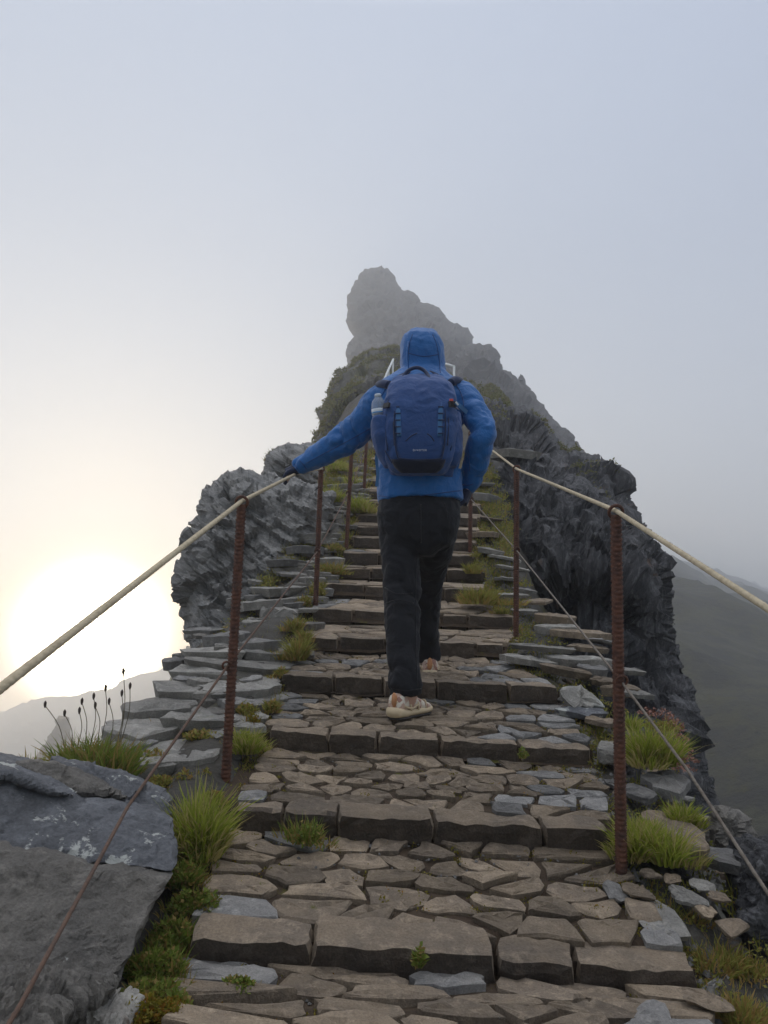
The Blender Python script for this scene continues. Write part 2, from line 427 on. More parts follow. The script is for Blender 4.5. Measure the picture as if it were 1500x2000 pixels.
def poly_stone(name, poly, th, mat, parent, bevel=.008, tilt=.0, rough=.004, seed=0, n_sub=2, side_out=.0):
    """a flat stone: outline in 3-D (top edge points, any order round), thickness th along its normal"""
    P = [Vector(p) for p in poly]
    c = sum(P, Vector()) / len(P)
    nrm = Vector()
    for i in range(len(P)):
        nrm += (P[i] - c).cross(P[(i + 1) % len(P)] - c)
    nrm.normalize()
    if nrm.z < 0: nrm = -nrm; P = P[::-1]
    rs = random.Random(seed)
    ring = []
    for i in range(len(P)):
        a, b = P[i], P[(i + 1) % len(P)]
        for k in range(n_sub):
            q = a.lerp(b, (k + (rs.uniform(-.2, .2) if k else 0)) / n_sub)
            d = (q - c); d.normalize()
            ring.append(q + d * rs.uniform(-rough, rough) * 1.5 - (d * bevel * .8 if k == 0 else Vector()))
    n = len(ring)
    tv = Vector((rs.uniform(-1, 1), rs.uniform(-1, 1), 0)) * tilt
    def lift(q): return nrm * ((q - c).dot(tv))
    V = []
    for q in ring: V.append(q - nrm * th + (q - c) * side_out + lift(q))
    for q in ring: V.append(q - nrm * (bevel * rs.uniform(.7, 1.5)) + lift(q) + (q - c).normalized() * rs.uniform(0, rough))
    for q in ring: V.append(q - (q - c).normalized() * bevel * rs.uniform(.8, 1.8) + nrm * rs.uniform(-rough, rough) * .5 + lift(q))
    for q in ring: V.append(c + (q - c) * .5 + nrm * rs.uniform(-rough, rough) + lift(c + (q - c) * .5))
    V.append(c + nrm * rs.uniform(-rough, rough))
    Fc = []
    for L in range(3):
        for i in range(n):
            j = (i + 1) % n; Fc.append((L * n + i, L * n + j, (L + 1) * n + j, (L + 1) * n + i))
    for i in range(n): Fc.append((3 * n + i, 3 * n + (i + 1) % n, 4 * n))
    return pyd(name, V, Fc, mat, parent)

def rough_box(name, c8, div, amp, mat, parent, seed=0, rnd=.12, smooth=False):
    """block from eight corners (bottom fl, fr, br, bl; top fl, fr, br, bl): grid faces, worn edges, uneven skin"""
    nx, ny, nz = div; C = [Vector(p) for p in c8]
    pts = {}; V = []; Fc = []
    def P(i, j, k):
        key = (i, j, k)
        if key in pts: return pts[key]
        u, v, s = i / nx, j / ny, k / nz
        b = C[0].lerp(C[1], u).lerp(C[3].lerp(C[2], u), v); tp = C[4].lerp(C[5], u).lerp(C[7].lerp(C[6], u), v)
        q = b.lerp(tp, s)
        cen = sum(C, Vector()) / 8
        ex = (i in (0, nx)) + (j in (0, ny)) + (k in (0, nz))
        if ex >= 2: q = q + (cen - q).normalized() * amp * (1.6 if ex == 3 else .9)
        pts[key] = len(V); V.append(q); return pts[key]
    for i in range(nx):
        for j in range(ny):
            Fc.append((P(i, j, 0), P(i, j + 1, 0), P(i + 1, j + 1, 0), P(i + 1, j, 0)))
            Fc.append((P(i, j, nz), P(i + 1, j, nz), P(i + 1, j + 1, nz), P(i, j + 1, nz)))
    for i in range(nx):
        for k in range(nz):
            Fc.append((P(i, 0, k), P(i + 1, 0, k), P(i + 1, 0, k + 1), P(i, 0, k + 1)))
            Fc.append((P(i, ny, k), P(i, ny, k + 1), P(i + 1, ny, k + 1), P(i + 1, ny, k)))
    for j in range(ny):
        for k in range(nz):
            Fc.append((P(0, j, k), P(0, j, k + 1), P(0, j + 1, k + 1), P(0, j + 1, k)))
            Fc.append((P(nx, j, k), P(nx, j + 1, k), P(nx, j + 1, k + 1), P(nx, j, k + 1)))
    A = np.array([tuple(v) for v in V]); s = 14.0
    d = np.column_stack([fbm(A * s + seed * 3.1 + o, 3, .6) for o in (0, 40, 80)]) * amp * 1.1
    A = A + d
    return pyd(name, A, Fc, mat, parent, smooth)

def tube(V, Fc, pts, rad, n=8, cap=True, closed=False):
    """append a tube along pts (list of Vectors); rad a number or a list"""
    m = len(pts); b0 = len(V)
    up = Vector((0, 0, 1))
    prev = None
    for i, p in enumerate(pts):
        if closed: tg = pts[(i + 1) % m] - pts[i - 1]
        else: tg = pts[min(i + 1, m - 1)] - pts[max(i - 1, 0)]
        tg = tg.normalized()
        if prev is None:
            a = tg.cross(up)
            if a.length < .05: a = tg.cross(Vector((1, 0, 0)))
        else: a = prev - tg * prev.dot(tg)
        a.normalize(); prev = a; b = tg.cross(a)
        r = rad[i] if isinstance(rad, (list, tuple)) else rad
        for k in range(n):
            an = 2 * math.pi * k / n; V.append(p + a * (r * math.cos(an)) + b * (r * math.sin(an)))
    for i in range(m if closed else m - 1):
        for k in range(n):
            i2 = (i + 1) % m
            Fc.append((b0 + i * n + k, b0 + i * n + (k + 1) % n, b0 + i2 * n + (k + 1) % n, b0 + i2 * n + k))
    if cap and not closed:
        Fc.append(tuple(b0 + k for k in range(n))[::-1]); Fc.append(tuple(b0 + (m - 1) * n + k for k in range(n)))
def tube_obj(name, pts, rad, mat, parent=None, n=8, smooth=True, closed=False):
    V, Fc = [], []; tube(V, Fc, [Vector(p) for p in pts], rad, n, True, closed)
    return pyd(name, V, Fc, mat, parent, smooth)
def catmull(pts, k=6):
    P = [Vector(p) for p in pts]; out = []
    for i in range(len(P) - 1):
        a, b, c, d = P[max(i - 1, 0)], P[i], P[i + 1], P[min(i + 2, len(P) - 1)]
        for j in range(k):
            t = j / k
            out.append(.5 * ((2 * b) + (c - a) * t + (2 * a - 5 * b + 4 * c - d) * t * t + (3 * b - a - 3 * c + d) * t ** 3))
    out.append(P[-1]); return out

# ------------------------------------------------------------------ stairs: the flight and its distances
# front edge of each step in the photograph: left x, y, right x, y, riser height (px), distance (m), joints
STEPS = [
    (300, 2110, 1420, 2170, 60, 1.25, []),
    (365, 1830, 1365, 1900, 52, 1.75, [365, 608, 972, 1127, 1365]),
    (455, 1583, 1195, 1622, 42, 2.28, [455, 553, 660, 848, 1064, 1195]),
    (525, 1428, 1158, 1464, 36, 2.84, [525, 642, 737, 860, 1016, 1158]),
    (548, 1320, 1092, 1345, 34, 3.40, [548, 652, 750, 853, 993, 1092]),
    (586, 1243, 985, 1257, 31, 3.95, [586, 662, 752, 856, 930, 985]),
    (608, 1190, 1005, 1207, 27, 4.48, [608, 690, 760, 862, 914, 1005]),
    (632, 1142, 938, 1150, 27, 4.93, [632, 712, 790, 866, 938]),
    (655, 1109, 946, 1115, 25, 5.31, [655, 725, 800, 872, 946]),
    (668, 1078, 926, 1086, 25, 5.64, [668, 740, 820, 870, 926]),
    (688, 1050, 926, 1060, 20, 5.95, [688, 745, 830, 880, 926]),
    (690, 1027, 932, 1036, 19, 6.26, [690, 742, 850, 932]),
    (693, 1005, 935, 1012, 17, 6.58, [693, 740, 860, 935]),
    (705, 982, 940, 988, 16, 6.92, [705, 780, 880, 940]),
    (715, 959, 935, 966, 16, 7.28, [715, 800, 935]),
    (720, 938, 925, 944, 14, 7.66, [720, 820, 925]),
    (722, 917, 915, 922, 13, 8.06, [722, 820, 915]),
    (725, 897, 910, 902, 12, 8.5, [725, 815, 910]),
    (728, 876, 905, 880, 12, 9.0, [728, 810, 905]),
    (730, 855, 900, 858, 11, 9.6, [730, 815, 900]),
    (733, 834, 895, 837, 11, 10.3, [733, 815, 895]),
    (735, 813, 890, 816, 10, 11.1, [735, 815, 890]),
    (738, 793, 885, 795, 10, 12.0, [738, 815, 885]),
]
TR = []   # per step: top-front-left, top-front-right, riser bottom left/right
for (xl, yl, xr, yr, rh, Y, jn) in STEPS:
    TR.append((at(xl, yl, Y), at(xr, yr, Y), at(xl, yl + rh, Y), at(xr, yr + rh, Y)))
def zline(Y):
    ys = [s[5] for s in STEPS]; zs = [(t[0].z + t[1].z) / 2 for t in TR]
    if Y <= ys[0]: return zs[0] - (ys[0] - Y) * .25
    if Y >= ys[-1]: return zs[-1] + (Y - ys[-1]) * .45
    return float(np.interp(Y, ys, zs))
def xedge(Y, s):
    ys = [q[5] for q in STEPS]; return float(np.interp(Y, ys, [t[s].x for t in TR]))
def gnd(px, py, dz=0.0):
    """where the sight line through a pixel meets the slope of the flight"""
    Y = .6
    while Y < 14:
        p = at(px, py, Y)
        if p.z <= zline(Y) + dz: return p
        Y += .02
    return at(px, py, 6)

# ---- ridge body under the stairs
def build_ridge():
    rows = np.arange(-1.5, 14.01, .16); V = []; W = None
    for Y in rows:
        z = zline(Y); xl = xedge(Y, 0); xr = xedge(Y, 1)
        wl = float(np.interp(Y, [0, 1.8, 2.4, 3.2, 4.5, 5.5, 7, 12], [1.5, .42, .48, .55, .62, .35, .3, .5]))
        wr = float(np.interp(Y, [0, 1.8, 2.6, 3.2, 4.2, 5, 7, 12], [1.0, .36, .34, .26, .2, .2, .25, .5]))
        cols = [(xl - wl - 9, -26), (xl - wl - 4, -10), (xl - wl - 1.6, -3.5), (xl - wl - .5, -1.0), (xl - wl - .12, -.32), (xl - wl * .8, -.09), (xl - wl * .5, -.005), (xl - .12, -.01),
                (xl + .05, -.12), (xl * .5 + xr * .5, -.14), (xr - .05, -.12), (xr + .1, -.09), (xr + wr * .6, -.17), (xr + wr, -.30), (xr + wr + .25, -.75), (xr + wr + .6, -1.6), (xr + wr + 1.6, -4.5), (xr + wr + 4, -10), (xr + wr + 9, -26)]
        # finer columns
        fine = []
        for i in range(len(cols) - 1):
            for k in range(3):
                f = k / 3; fine.append((cols[i][0] * (1 - f) + cols[i + 1][0] * f, cols[i][1] * (1 - f) + cols[i + 1][1] * f))
        fine.append(cols[-1]); W = len(fine)
        for x, dz in fine: V.append((x, Y, z + dz))
    A = np.array(V); amp = np.full(len(A), .05)
    xl = np.array([xedge(y, 0) for y in A[:, 1]]); xr = np.array([xedge(y, 1) for y in A[:, 1]])
    out_ = np.maximum(xl - A[:, 0], A[:, 0] - xr); amp = np.clip(.012 + .12 * np.clip(out_, 0, 3), .012, .4)
    A[:, 2] += amp * fbm(A * 2.2, 5, .6); A[:, 0] += amp * .6 * fbm(A * 2.2 + 33, 4, .6)
    n = len(rows); Fc = [(i * W + j, i * W + j + 1, (i + 1) * W + j + 1, (i + 1) * W + j) for i in range(n - 1) for j in range(W - 1)]
    o = pyd('ridge', A, Fc, M_RIDGE, None, True)
    tag(o, 'rocky mountain ridge that carries the stone stairs', 'ridge', kind='structure')
build_ridge()

# ------------------------------------------------------------------ far land
def ground_h(X, Yy):
    right = -5.5 + .2415 * Yy - .364 * X
    right = 45 * np.tanh(right / 45)
    left = -52 - .075 * np.maximum(Yy, -20)
    s = 1 / (1 + np.exp(-(X - 5 - .02 * Yy) / 3.0))
    far = np.clip((Yy - 120) / 200, 0, 1)
    return left * (1 - s) + right * s
def build_ground():
    xs = np.unique(np.concatenate([np.linspace(-460, -30, 26), np.linspace(-30, 60, 100), np.linspace(60, 460, 95)]))
    ys = np.unique(np.concatenate([np.linspace(-70, 0, 8), np.linspace(0, 120, 130), np.linspace(120, 630, 110)]))
    X, Yy = np.meshgrid(xs, ys); z = ground_h(X, Yy)
    P = np.column_stack([X.ravel(), Yy.ravel(), z.ravel()])
    amp = np.clip((P[:, 1] + 20) / 60, .25, 2.2) * np.where(P[:, 0] > 3, 1, .4)
    P[:, 2] += amp * (1.6 * fbm(P * np.array([.05, .035, 0]), 5, .55) + .35 * ridged(P * np.array([.16, .05, 0]) + 5, 3))
    W = len(xs); n = len(ys)
    Fc = [(i * W + j, i * W + j + 1, (i + 1) * W + j + 1, (i + 1) * W + j) for i in range(n - 1) for j in range(W - 1)]
    o = pyd('ground', P, Fc, M_HILL, None, True); tag(o, 'dark heath hillside falling away and fading into cloud', 'hillside', kind='structure')
build_ground()

def hill(name, poly, Y, th, R, mat, label, step=7, jit=5, a=3.0, s=20, **kw):
    o = inflate(name, poly, Y, th, R, step, jit * 1.3, rock_disp(s, a * .8, fac=((s * .4, a * .6), (s * .12, a * .3)), **kw), mat, pw=.6)
    return tag(o, label, 'mountain' if 'hill' not in name else 'hill', kind='structure')
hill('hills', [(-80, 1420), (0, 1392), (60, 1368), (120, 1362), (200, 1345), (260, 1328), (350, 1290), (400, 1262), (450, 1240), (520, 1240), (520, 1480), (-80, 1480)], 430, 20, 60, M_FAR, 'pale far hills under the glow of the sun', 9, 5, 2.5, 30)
o = inflate('rock_spire', [(40, 1560), (62, 1485), (84, 1455), (92, 1440), (106, 1420), (108, 1404), (117, 1399), (130, 1402), (136, 1425), (134, 1440), (150, 1470), (190, 1500), (200, 1640), (40, 1640)], 150, 4, 30, 4, 4, rock_disp(6, .8), M_SPIRE)
tag(o, 'small tan rock spire fading in mist behind the seed stalks', 'rock spire', kind='structure')
o = inflate('rock_spire', [(330, 1330), (345, 1300), (352, 1278), (366, 1262), (400, 1262), (400, 1360), (330, 1360)], 150, 4, 25, 4, 3, rock_disp(6, .8), M_SPIRE)
tag(o, 'tan rock spire peeping out behind the foot of the grey crag', 'rock spire', kind='structure')

PEAK = [(560, 1000), (605, 905), (640, 820), (662, 745), (678, 712), (676, 692), (678, 674), (692, 660), (690, 650), (679, 628), (677, 598), (684, 566), (694, 545), (704, 530), (714, 520), (738, 522), (756, 526), (768, 535), (781, 562), (806, 568), (826, 588), (858, 601), (866, 614), (886, 629), (914, 640), (922, 660), (920, 690), (928, 730), (950, 790), (990, 870), (1010, 1000)]
hill('peak', PEAK, lambda x, y: 118 - (y - 520) * .11, 16, 110, M_PEAK, 'tall hooded rock peak fading into the fog above the path', 4.5, 4, 1.6, 14, ax=(.15, 0, 1), lt=2.6, la=.8, fine=.4)
RIDGE2 = [(880, 1000), (895, 800), (893, 690), (906, 676), (924, 670), (936, 668), (940, 676), (950, 673), (966, 684), (976, 698), (986, 718), (1006, 738), (1014, 746), (1018, 734), (1024, 750), (1046, 766), (1066, 800), (1082, 820), (1104, 838), (1124, 862), (1142, 878), (1150, 1000)]
hill('mountain', RIDGE2, lambda x, y: 84 - (y - 670) * .09, 10, 70, M_PEAK, 'misty rock shoulder stepping down right of the tall peak', 4.5, 5, 1.6, 10, ax=(.35, 0, 1), lt=2.0, la=.8, fine=.4)

# ------------------------------------------------------------------ nearer rock masses
def rock(name, poly, Y, th, R, mat, label, disp, step=4.5, jit=5, dents=(), cat='rock', **kw):
    o = inflate(name, poly, Y, th, R, step, jit, disp, mat, None, dents, **kw)
    return tag(o, label, cat)
MOUND = [(560, 1050), (600, 930), (618, 858), (612, 845), (626, 835), (622, 815), (636, 790), (640, 765), (656, 735), (672, 720), (694, 705), (715, 692), (738, 682), (756, 673), (778, 678), (792, 700), (850, 735), (925, 752), (950, 756), (975, 765), (990, 790), (1005, 850), (1010, 1050)]
rock('rock_mound', MOUND, lambda x, y: 30 - (y - 673) * .048, 5.0, 120, M_MOUND, 'overgrown green brown rock mound right behind the hooded hiker', rock_disp(5, .7, fine=.12, fac=((2.2, 1.0), (.8, .35))), 4, 8)
UPPER = [(900, 980), (905, 840), (925, 800), (950, 778), (975, 768), (995, 795), (1030, 797), (1055, 812), (1075, 838), (1092, 872), (1110, 884), (1125, 874), (1142, 882), (1168, 890), (1188, 902), (1200, 925), (1220, 942), (1216, 965), (1226, 990), (1240, 1015), (1252, 1060), (1250, 1200), (1000, 1200)]
rock('cliff', UPPER, lambda x, y: 16 - (y - 780) * .012, 2.0, 55, M_CLIFF, 'dark upper cliff with mossy top right of the backpack', rock_disp(2.2, .30, rib=(.8, .08), fine=.03, fac=((1.1, .6), (.4, .28), (.15, .08))), 3.8, 8, cat='cliff')
LOWER = [(955, 1010), (960, 960), (970, 915), (990, 893), (1030, 880), (1075, 895), (1130, 930), (1180, 965), (1215, 990), (1240, 1015), (1262, 1040), (1280, 1072), (1306, 1085), (1312, 1112), (1316, 1150), (1314, 1205), (1316, 1255), (1332, 1300), (1352, 1330), (1372, 1385), (1380, 1430), (1374, 1470), (1385, 1560), (1390, 1660), (1240, 1660), (1180, 1420), (1090, 1280), (1030, 1240), (1000, 1150)]
rock('cliff', LOWER, lambda x, y: 9.2 - (y - 880) * .0035, 1.1, 62, M_CLIFF, 'dark overhanging cliff with a brown hollow right of the posts', rock_disp(1.5, .16, rib=(.5, .05), fine=.015, fac=((.7, .42), (.24, .19), (.09, .06))), 3.6, 9,
     dents=[(1120, 1205, 125, 75, 1.25), (1250, 1330, 85, 130, .8), (1010, 1150, 30, 90, .5)], cat='cliff')
CRAG = [(372, 1285), (356, 1248), (357, 1215), (350, 1180), (341, 1158), (347, 1146), (349, 1128), (344, 1112), (354, 1085), (360, 1050), (366, 1030), (382, 995), (388, 966), (396, 955), (418, 938), (440, 922), (452, 926), (470, 916), (500, 918), (522, 922), (560, 930), (620, 950), (660, 970), (650, 1010), (625, 1060), (590, 1100), (545, 1150), (500, 1200), (455, 1260), (430, 1300)]
rock('rock_outcrop', CRAG, lambda x, y: 6.6 - (y - 950) * .0022, .6, 52, M_CRAG, 'grey layered crag rising left of the stairs before the bright sky', rock_disp(.8, .07, ax=(.5, -.3, .85), lt=.075, la=.055, fine=.012, fac=((.55, .26), (.2, .13), (.08, .035))), 3.2, 8)
CTOP = [(505, 960), (514, 918), (520, 890), (534, 876), (560, 868), (592, 862), (640, 872), (690, 905), (690, 985), (580, 985)]
rock('rock_outcrop', CTOP, 9.5, .6, 40, M_CRAG, 'small rock knob with a shrub on top above the grey crag', rock_disp(.8, .08, ax=(.5, -.3, .85), lt=.1, la=.10, fine=.02, fac=((.3, .14),)), 3.6, 6)

# ------------------------------------------------------------------ stairs: soil bed, kerb stones, paving
stairs = empty('stairs', (0.1, 1.75, zline(1.75)))
tag(stairs, 'worn flight of rough stone steps climbing the ridge', 'stairs', kind='structure')
def addp(o, p=stairs): return reparent(o, p)
KD = [.11, .105, .095, .09, .085, .08, .08, .08] + [.08] * 20      # depth of kerb stones
NP = 0
def clip(poly, a, n):
    out_ = []
    for i in range(len(poly)):
        p, q = poly[i], poly[(i + 1) % len(poly)]
        dp = (p[0] - a[0]) * n[0] + (p[1] - a[1]) * n[1]; dq = (q[0] - a[0]) * n[0] + (q[1] - a[1]) * n[1]
        if dp <= 0: out_.append(p)
        if (dp < 0 < dq) or (dq < 0 < dp):
            t = dp / (dp - dq); out_.append((p[0] + (q[0] - p[0]) * t, p[1] + (q[1] - p[1]) * t))
    return out_
def voronoi(W, D, nx, ny, rs, gap):
    seeds = []
    for j in range(ny):
        o_ = rs.uniform(0, 1)
        k = max(2, nx + rs.choice((-1, 0, 0, 1)))
        for i in range(k):
            if rs.random() < .06: continue
            seeds.append(((i + .5 + rs.uniform(-.36, .36) + (o_ - .5) * .6) * W / k, (j + .5 + rs.uniform(-.3, .3)) * D / ny))
    cells = []
    for a in seeds:
        poly = [(0, 0), (W, 0), (W, D), (0, D)]
        for b in seeds:
            if a is b: continue
            # stones wider than deep: stretch the metric
            dx, dy = b[0] - a[0], (b[1] - a[1]) * 1.9
            if dx * dx + dy * dy > .5: continue
            nn = (dx, dy * 1.9); m = ((a[0] + b[0]) / 2, (a[1] + b[1]) / 2)
            L = math.hypot(*nn); g = gap * rs.uniform(.3, 1.6)
            poly = clip(poly, (m[0] - nn[0] / L * g, m[1] - nn[1] / L * g), nn)
            if len(poly) < 3: break
        if len(poly) >= 3: cells.append(poly)
    return cells
def area(p): return abs(sum(p[i][0] * p[(i + 1) % len(p)][1] - p[(i + 1) % len(p)][0] * p[i][1] for i in range(len(p)))) / 2
NXY = [(7, 5), (10, 5), (10, 6), (10, 6), (9, 5), (6, 3), (5, 3), (4, 2), (4, 2), (3, 2), (3, 1), (3, 1), (3, 1)] + [(2, 1)] * 12
BEDV, BEDF = [], []
for si in range(len(STEPS) - 1):
    fl, fr, _, _ = TR[si]; bl, br = TR[si + 1][2], TR[si + 1][3]
    rs = random.Random(100 + si)
    # widen the bed a little under the edges
    FL = fl + (fl - fr) * .06; FR = fr + (fr - fl) * .01; BL = bl + (bl - br) * .06; BR = br + (br - bl) * .01
    BL = BL + Vector((0, .06, 0)); BR = BR + Vector((0, .06, 0))
    b0 = len(BEDV); nu, nv = (60, 14) if si < 5 else (24, 6)
    for j in range(nv + 1):
        for i in range(nu + 1):
            u, v = i / nu, j / nv; p = FL.lerp(FR, u).lerp(BL.lerp(BR, u), v); BEDV.append((p.x, p.y, p.z - .016 - (.06 if v * ((bl - fl).length + (br - fr).length) / 2 < KD[si] * .8 else 0)))
    for j in range(nv):
        for i in range(nu):
            a = b0 + j * (nu + 1) + i; BEDF.append((a, a + 1, a + nu + 2, a + nu + 1))
    # skirt behind the kerb stones, down the riser
    rl, rr_ = TR[si][2] + Vector((-.03, .05, -.12)), TR[si][3] + Vector((.03, .05, -.12))
    a = len(BEDV); BEDV += [tuple(rl), tuple(rr_), (FR.x, FR.y + .05, FR.z - .02), (FL.x, FL.y + .05, FL.z - .02)]; BEDF.append((a, a + 1, a + 2, a + 3))
    # paving
    front_off = KD[si] * .9
    Dm = ((bl - fl).length + (br - fr).length) / 2; Wm = (fr - fl).length
    if Dm - front_off > .03:
        nx, ny = NXY[si]
        D0 = Dm - front_off + .02
        for cell in voronoi(Wm * 1.02, D0, nx, ny, rs, .0108 if si < 4 else .0075):
            if area(cell) < .0012: continue
            cx = sum(p[0] for p in cell) / len(cell); cy = sum(p[1] for p in cell) / len(cell)
            pts = []
            for (x, y) in cell:
                u = x / Wm - .01; v = (front_off + y) / Dm
                p = fl.lerp(fr, u).lerp(bl.lerp(br, u), v); pts.append(p)
            dz = rs.uniform(-.006, .007) + (.012 if si == 0 else 0)
            edge_r = cx / Wm > .72
            pts = [p + Vector((0, 0, dz)) for p in pts]
            grey = rs.random() < (.40 if edge_r and si in (2, 3, 4) else .05 if cx / Wm > .12 else .25)
            addp(poly_stone('paving_stone', pts, .045, M_PAVE_G if grey else M_PAVE, None, bevel=.0035 if si < 4 else .006, tilt=.035, rough=.007, seed=NP, n_sub=2 if si < 6 else 1)); NP += 1
    # kerb stones
    jn = STEPS[si][6]; xl, yl, xr, yr, rh, Y, _ = STEPS[si]
    for q in range(len(jn) - 1):
        a, b = jn[q] + 1.5, jn[q + 1] - 1.5
        ya = yl + (yr - yl) * (a - xl) / (xr - xl); yb = yl + (yr - yl) * (b - xl) / (xr - xl)
        dy = rs.uniform(-.02, .02); dt = rs.uniform(-.10, .06) * rh
        A = at(a, ya + dt, Y + dy); B = at(b, yb + dt, Y + dy); kd = KD[si] * rs.uniform(.85, 1.25)
        A2 = at(a, ya + rh + 2, Y + dy + .028); B2 = at(b, yb + rh + 2, Y + dy + .028)
        slope = (bl.z - fl.z) / max(Dm, .1)
        bk = Vector((0, kd, kd * max(slope, 0) * .8 + rs.uniform(-.004, .006)))
        A2.z -= .03; B2.z -= .03
        sh = rs.uniform(-.015, .015)
        c8 = [A2, B2, B2 + Vector((0, kd, 0)), A2 + Vector((0, kd, 0)), A, B, B + bk + Vector((sh, 0, 0)), A + bk + Vector((sh, 0, 0))]
        L = (B - A).length
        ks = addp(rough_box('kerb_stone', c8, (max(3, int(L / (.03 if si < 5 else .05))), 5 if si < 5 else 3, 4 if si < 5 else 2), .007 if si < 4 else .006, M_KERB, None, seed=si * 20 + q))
        ks.data.materials.append(M_KERBF)          # foot-worn tops are dusty, riser shade is painted into the front faces
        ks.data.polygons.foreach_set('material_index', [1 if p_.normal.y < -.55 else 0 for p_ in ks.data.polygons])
BA = np.array(BEDV); BA[:, 2] += .007 * fbm(BA * 9, 4, .6) + .004
bed = pyd('soil_bed', BA, BEDF, M_SOIL, None, True); reparent(bed, stairs)

# ------------------------------------------------------------------ blocks and slabs beside the stairs
def blk(name, poly, Y, th, R, mat, label, disp, step=5, jit=3, cat='boulder', **kw):
    return tag(inflate(name, poly, Y, th, R, step, jit, disp, mat, **kw), label, cat)
lean = lambda y0, Y0, k: (lambda x, y: Y0 + k * (y0 - y) / 100 + .10 * (x - 150) / 200)
bd = rock_disp(.35, .008, fine=.003, fac=((.22, .045), (.07, .010)))
def squared(c8, div, amp, mat, label, seed, fac):
    o = rough_box('boulder', c8, div, amp, mat, None, seed); me = o.data; m_ = len(me.vertices)
    co = np.empty(m_ * 3); me.vertices.foreach_get('co', co); co = co.reshape(-1, 3); no = np.empty(m_ * 3); me.vertices.foreach_get('normal', no); no = no.reshape(-1, 3)
    h = sum(fa * facet(co, fs, seed) for fs, fa in fac) + .004 * fbm(co * 30, 3); me.vertices.foreach_set('co', (co + no * h[:, None]).ravel()); me.update()
    return tag(o, label, 'boulder')
squared([at(-100, 1672, 1.66), at(347, 1700, 1.80), at(330, 1640, 2.35), at(-140, 1600, 2.3), at(-100, 1478, 1.92), at(338, 1602, 1.96), at(300, 1548, 2.4), at(-140, 1440, 2.4)], (44, 18, 22), .010, M_BLOCK, 'blue grey block with white lichen blotches on the dark block beside the path', 3, ((.34, .012), (.12, .005)))
squared([at(-140, 1940, 1.36), at(236, 1906, 1.52), at(250, 1800, 2.2), at(-160, 1800, 2.1), at(-110, 1640, 1.64), at(332, 1714, 1.75), at(338, 1650, 2.3), at(-140, 1580, 2.3)], (44, 18, 30), .010, M_BLOCK2, 'big dark squared block under the lichen covered block', 8, ((.4, .012), (.12, .005)))
blk('boulder', [(-90, 1900), (60, 1885), (180, 1905), (236, 1905), (216, 1950), (180, 1975), (120, 2010), (60, 2080), (-90, 2090)], lean(2000, 1.40, .12), .10, 40, M_BLOCK2, 'rough broken rock at the bottom under the big dark block', rock_disp(.2, .03, fine=.01, fac=((.10, .035), (.04, .01))), 3.6, 5)
blk('boulder', [(100, 2080), (80, 2015), (90, 1985), (130, 1970), (150, 1948), (185, 1950), (205, 1972), (250, 1985), (255, 2040)], 1.42, .05, 25, M_SLAB, 'small pale stone at the lower end of the block pile', rock_disp(.12, .03, fine=.01), 4, 3)
for poly, Y, mt, lab in (
        ([(-60, 1520), (-40, 1488), (10, 1490), (60, 1512), (150, 1555), (95, 1556), (20, 1528)], 1.98, M_BLOCK, 'thin dark slab edge on top of the lichen block at its outer end'),
        ([(28, 1500), (30, 1484), (62, 1483), (110, 1490), (180, 1520), (250, 1560), (150, 1556), (80, 1530)], 2.06, M_BLOCK2, 'thin black slab between the grass tuft and the lichen block'),
        ([(92, 1492), (100, 1478), (140, 1482), (220, 1505), (290, 1532), (335, 1560), (346, 1606), (300, 1606), (200, 1570), (120, 1530)], 2.14, M_BLOCK, 'layered blue grey slab below the grass tuft with seed stalks')):
    blk('slab', poly, lean(1530, Y, .12), .05, 14, mt, lab, rock_disp(.2, .006, fine=.003, fac=((.14, .03),)), 3.6, 3, 'slab')

SEED = [0]
def flat(px, py, wpx, depth, th, mat, parent, yaw=0.0, tx=0.0, ty=0.0, dz=0.012, n=6, Y=None, name='slab', bev=.008):
    SEED[0] += 1; rs = random.Random(SEED[0] * 13 + 5)
    c = gnd(px, py, dz) if Y is None else at(px, py, Y)
    wd = wpx * c.y / ray(px, py).y / F_PX
    R_ = Matrix.Rotation(yaw, 3, 'Z') @ Matrix.Rotation(tx, 3, 'X') @ Matrix.Rotation(ty, 3, 'Y')
    pts = []
    n = rs.choice((4, 5, 5, 6)); a0 = rs.uniform(.2, 1.0)
    for i in range(n):
        a = 2 * math.pi * (i + rs.uniform(-.33, .33)) / n + a0
        ca, sa = math.cos(a), math.sin(a); k = 1 / max(abs(ca), abs(sa)) ** .6
        pts.append(c + R_ @ Vector((ca * k * wd / 2 * rs.uniform(.78, 1.18), sa * k * depth / 2 * rs.uniform(.78, 1.18), 0)))
    o = poly_stone(name, pts, th * .62, mat, None, min(bev, .005), .05, min(.012, wd * .05), SEED[0], 3, side_out=rs.uniform(-.16, .04))
    return reparent(o, parent)
def bank(label, loc):
    b = empty('stone_bank', loc); return tag(b, label, 'stone bank')
LB = bank('stacked grey slabs edging the stairs beneath the layered crag', gnd(470, 1300))
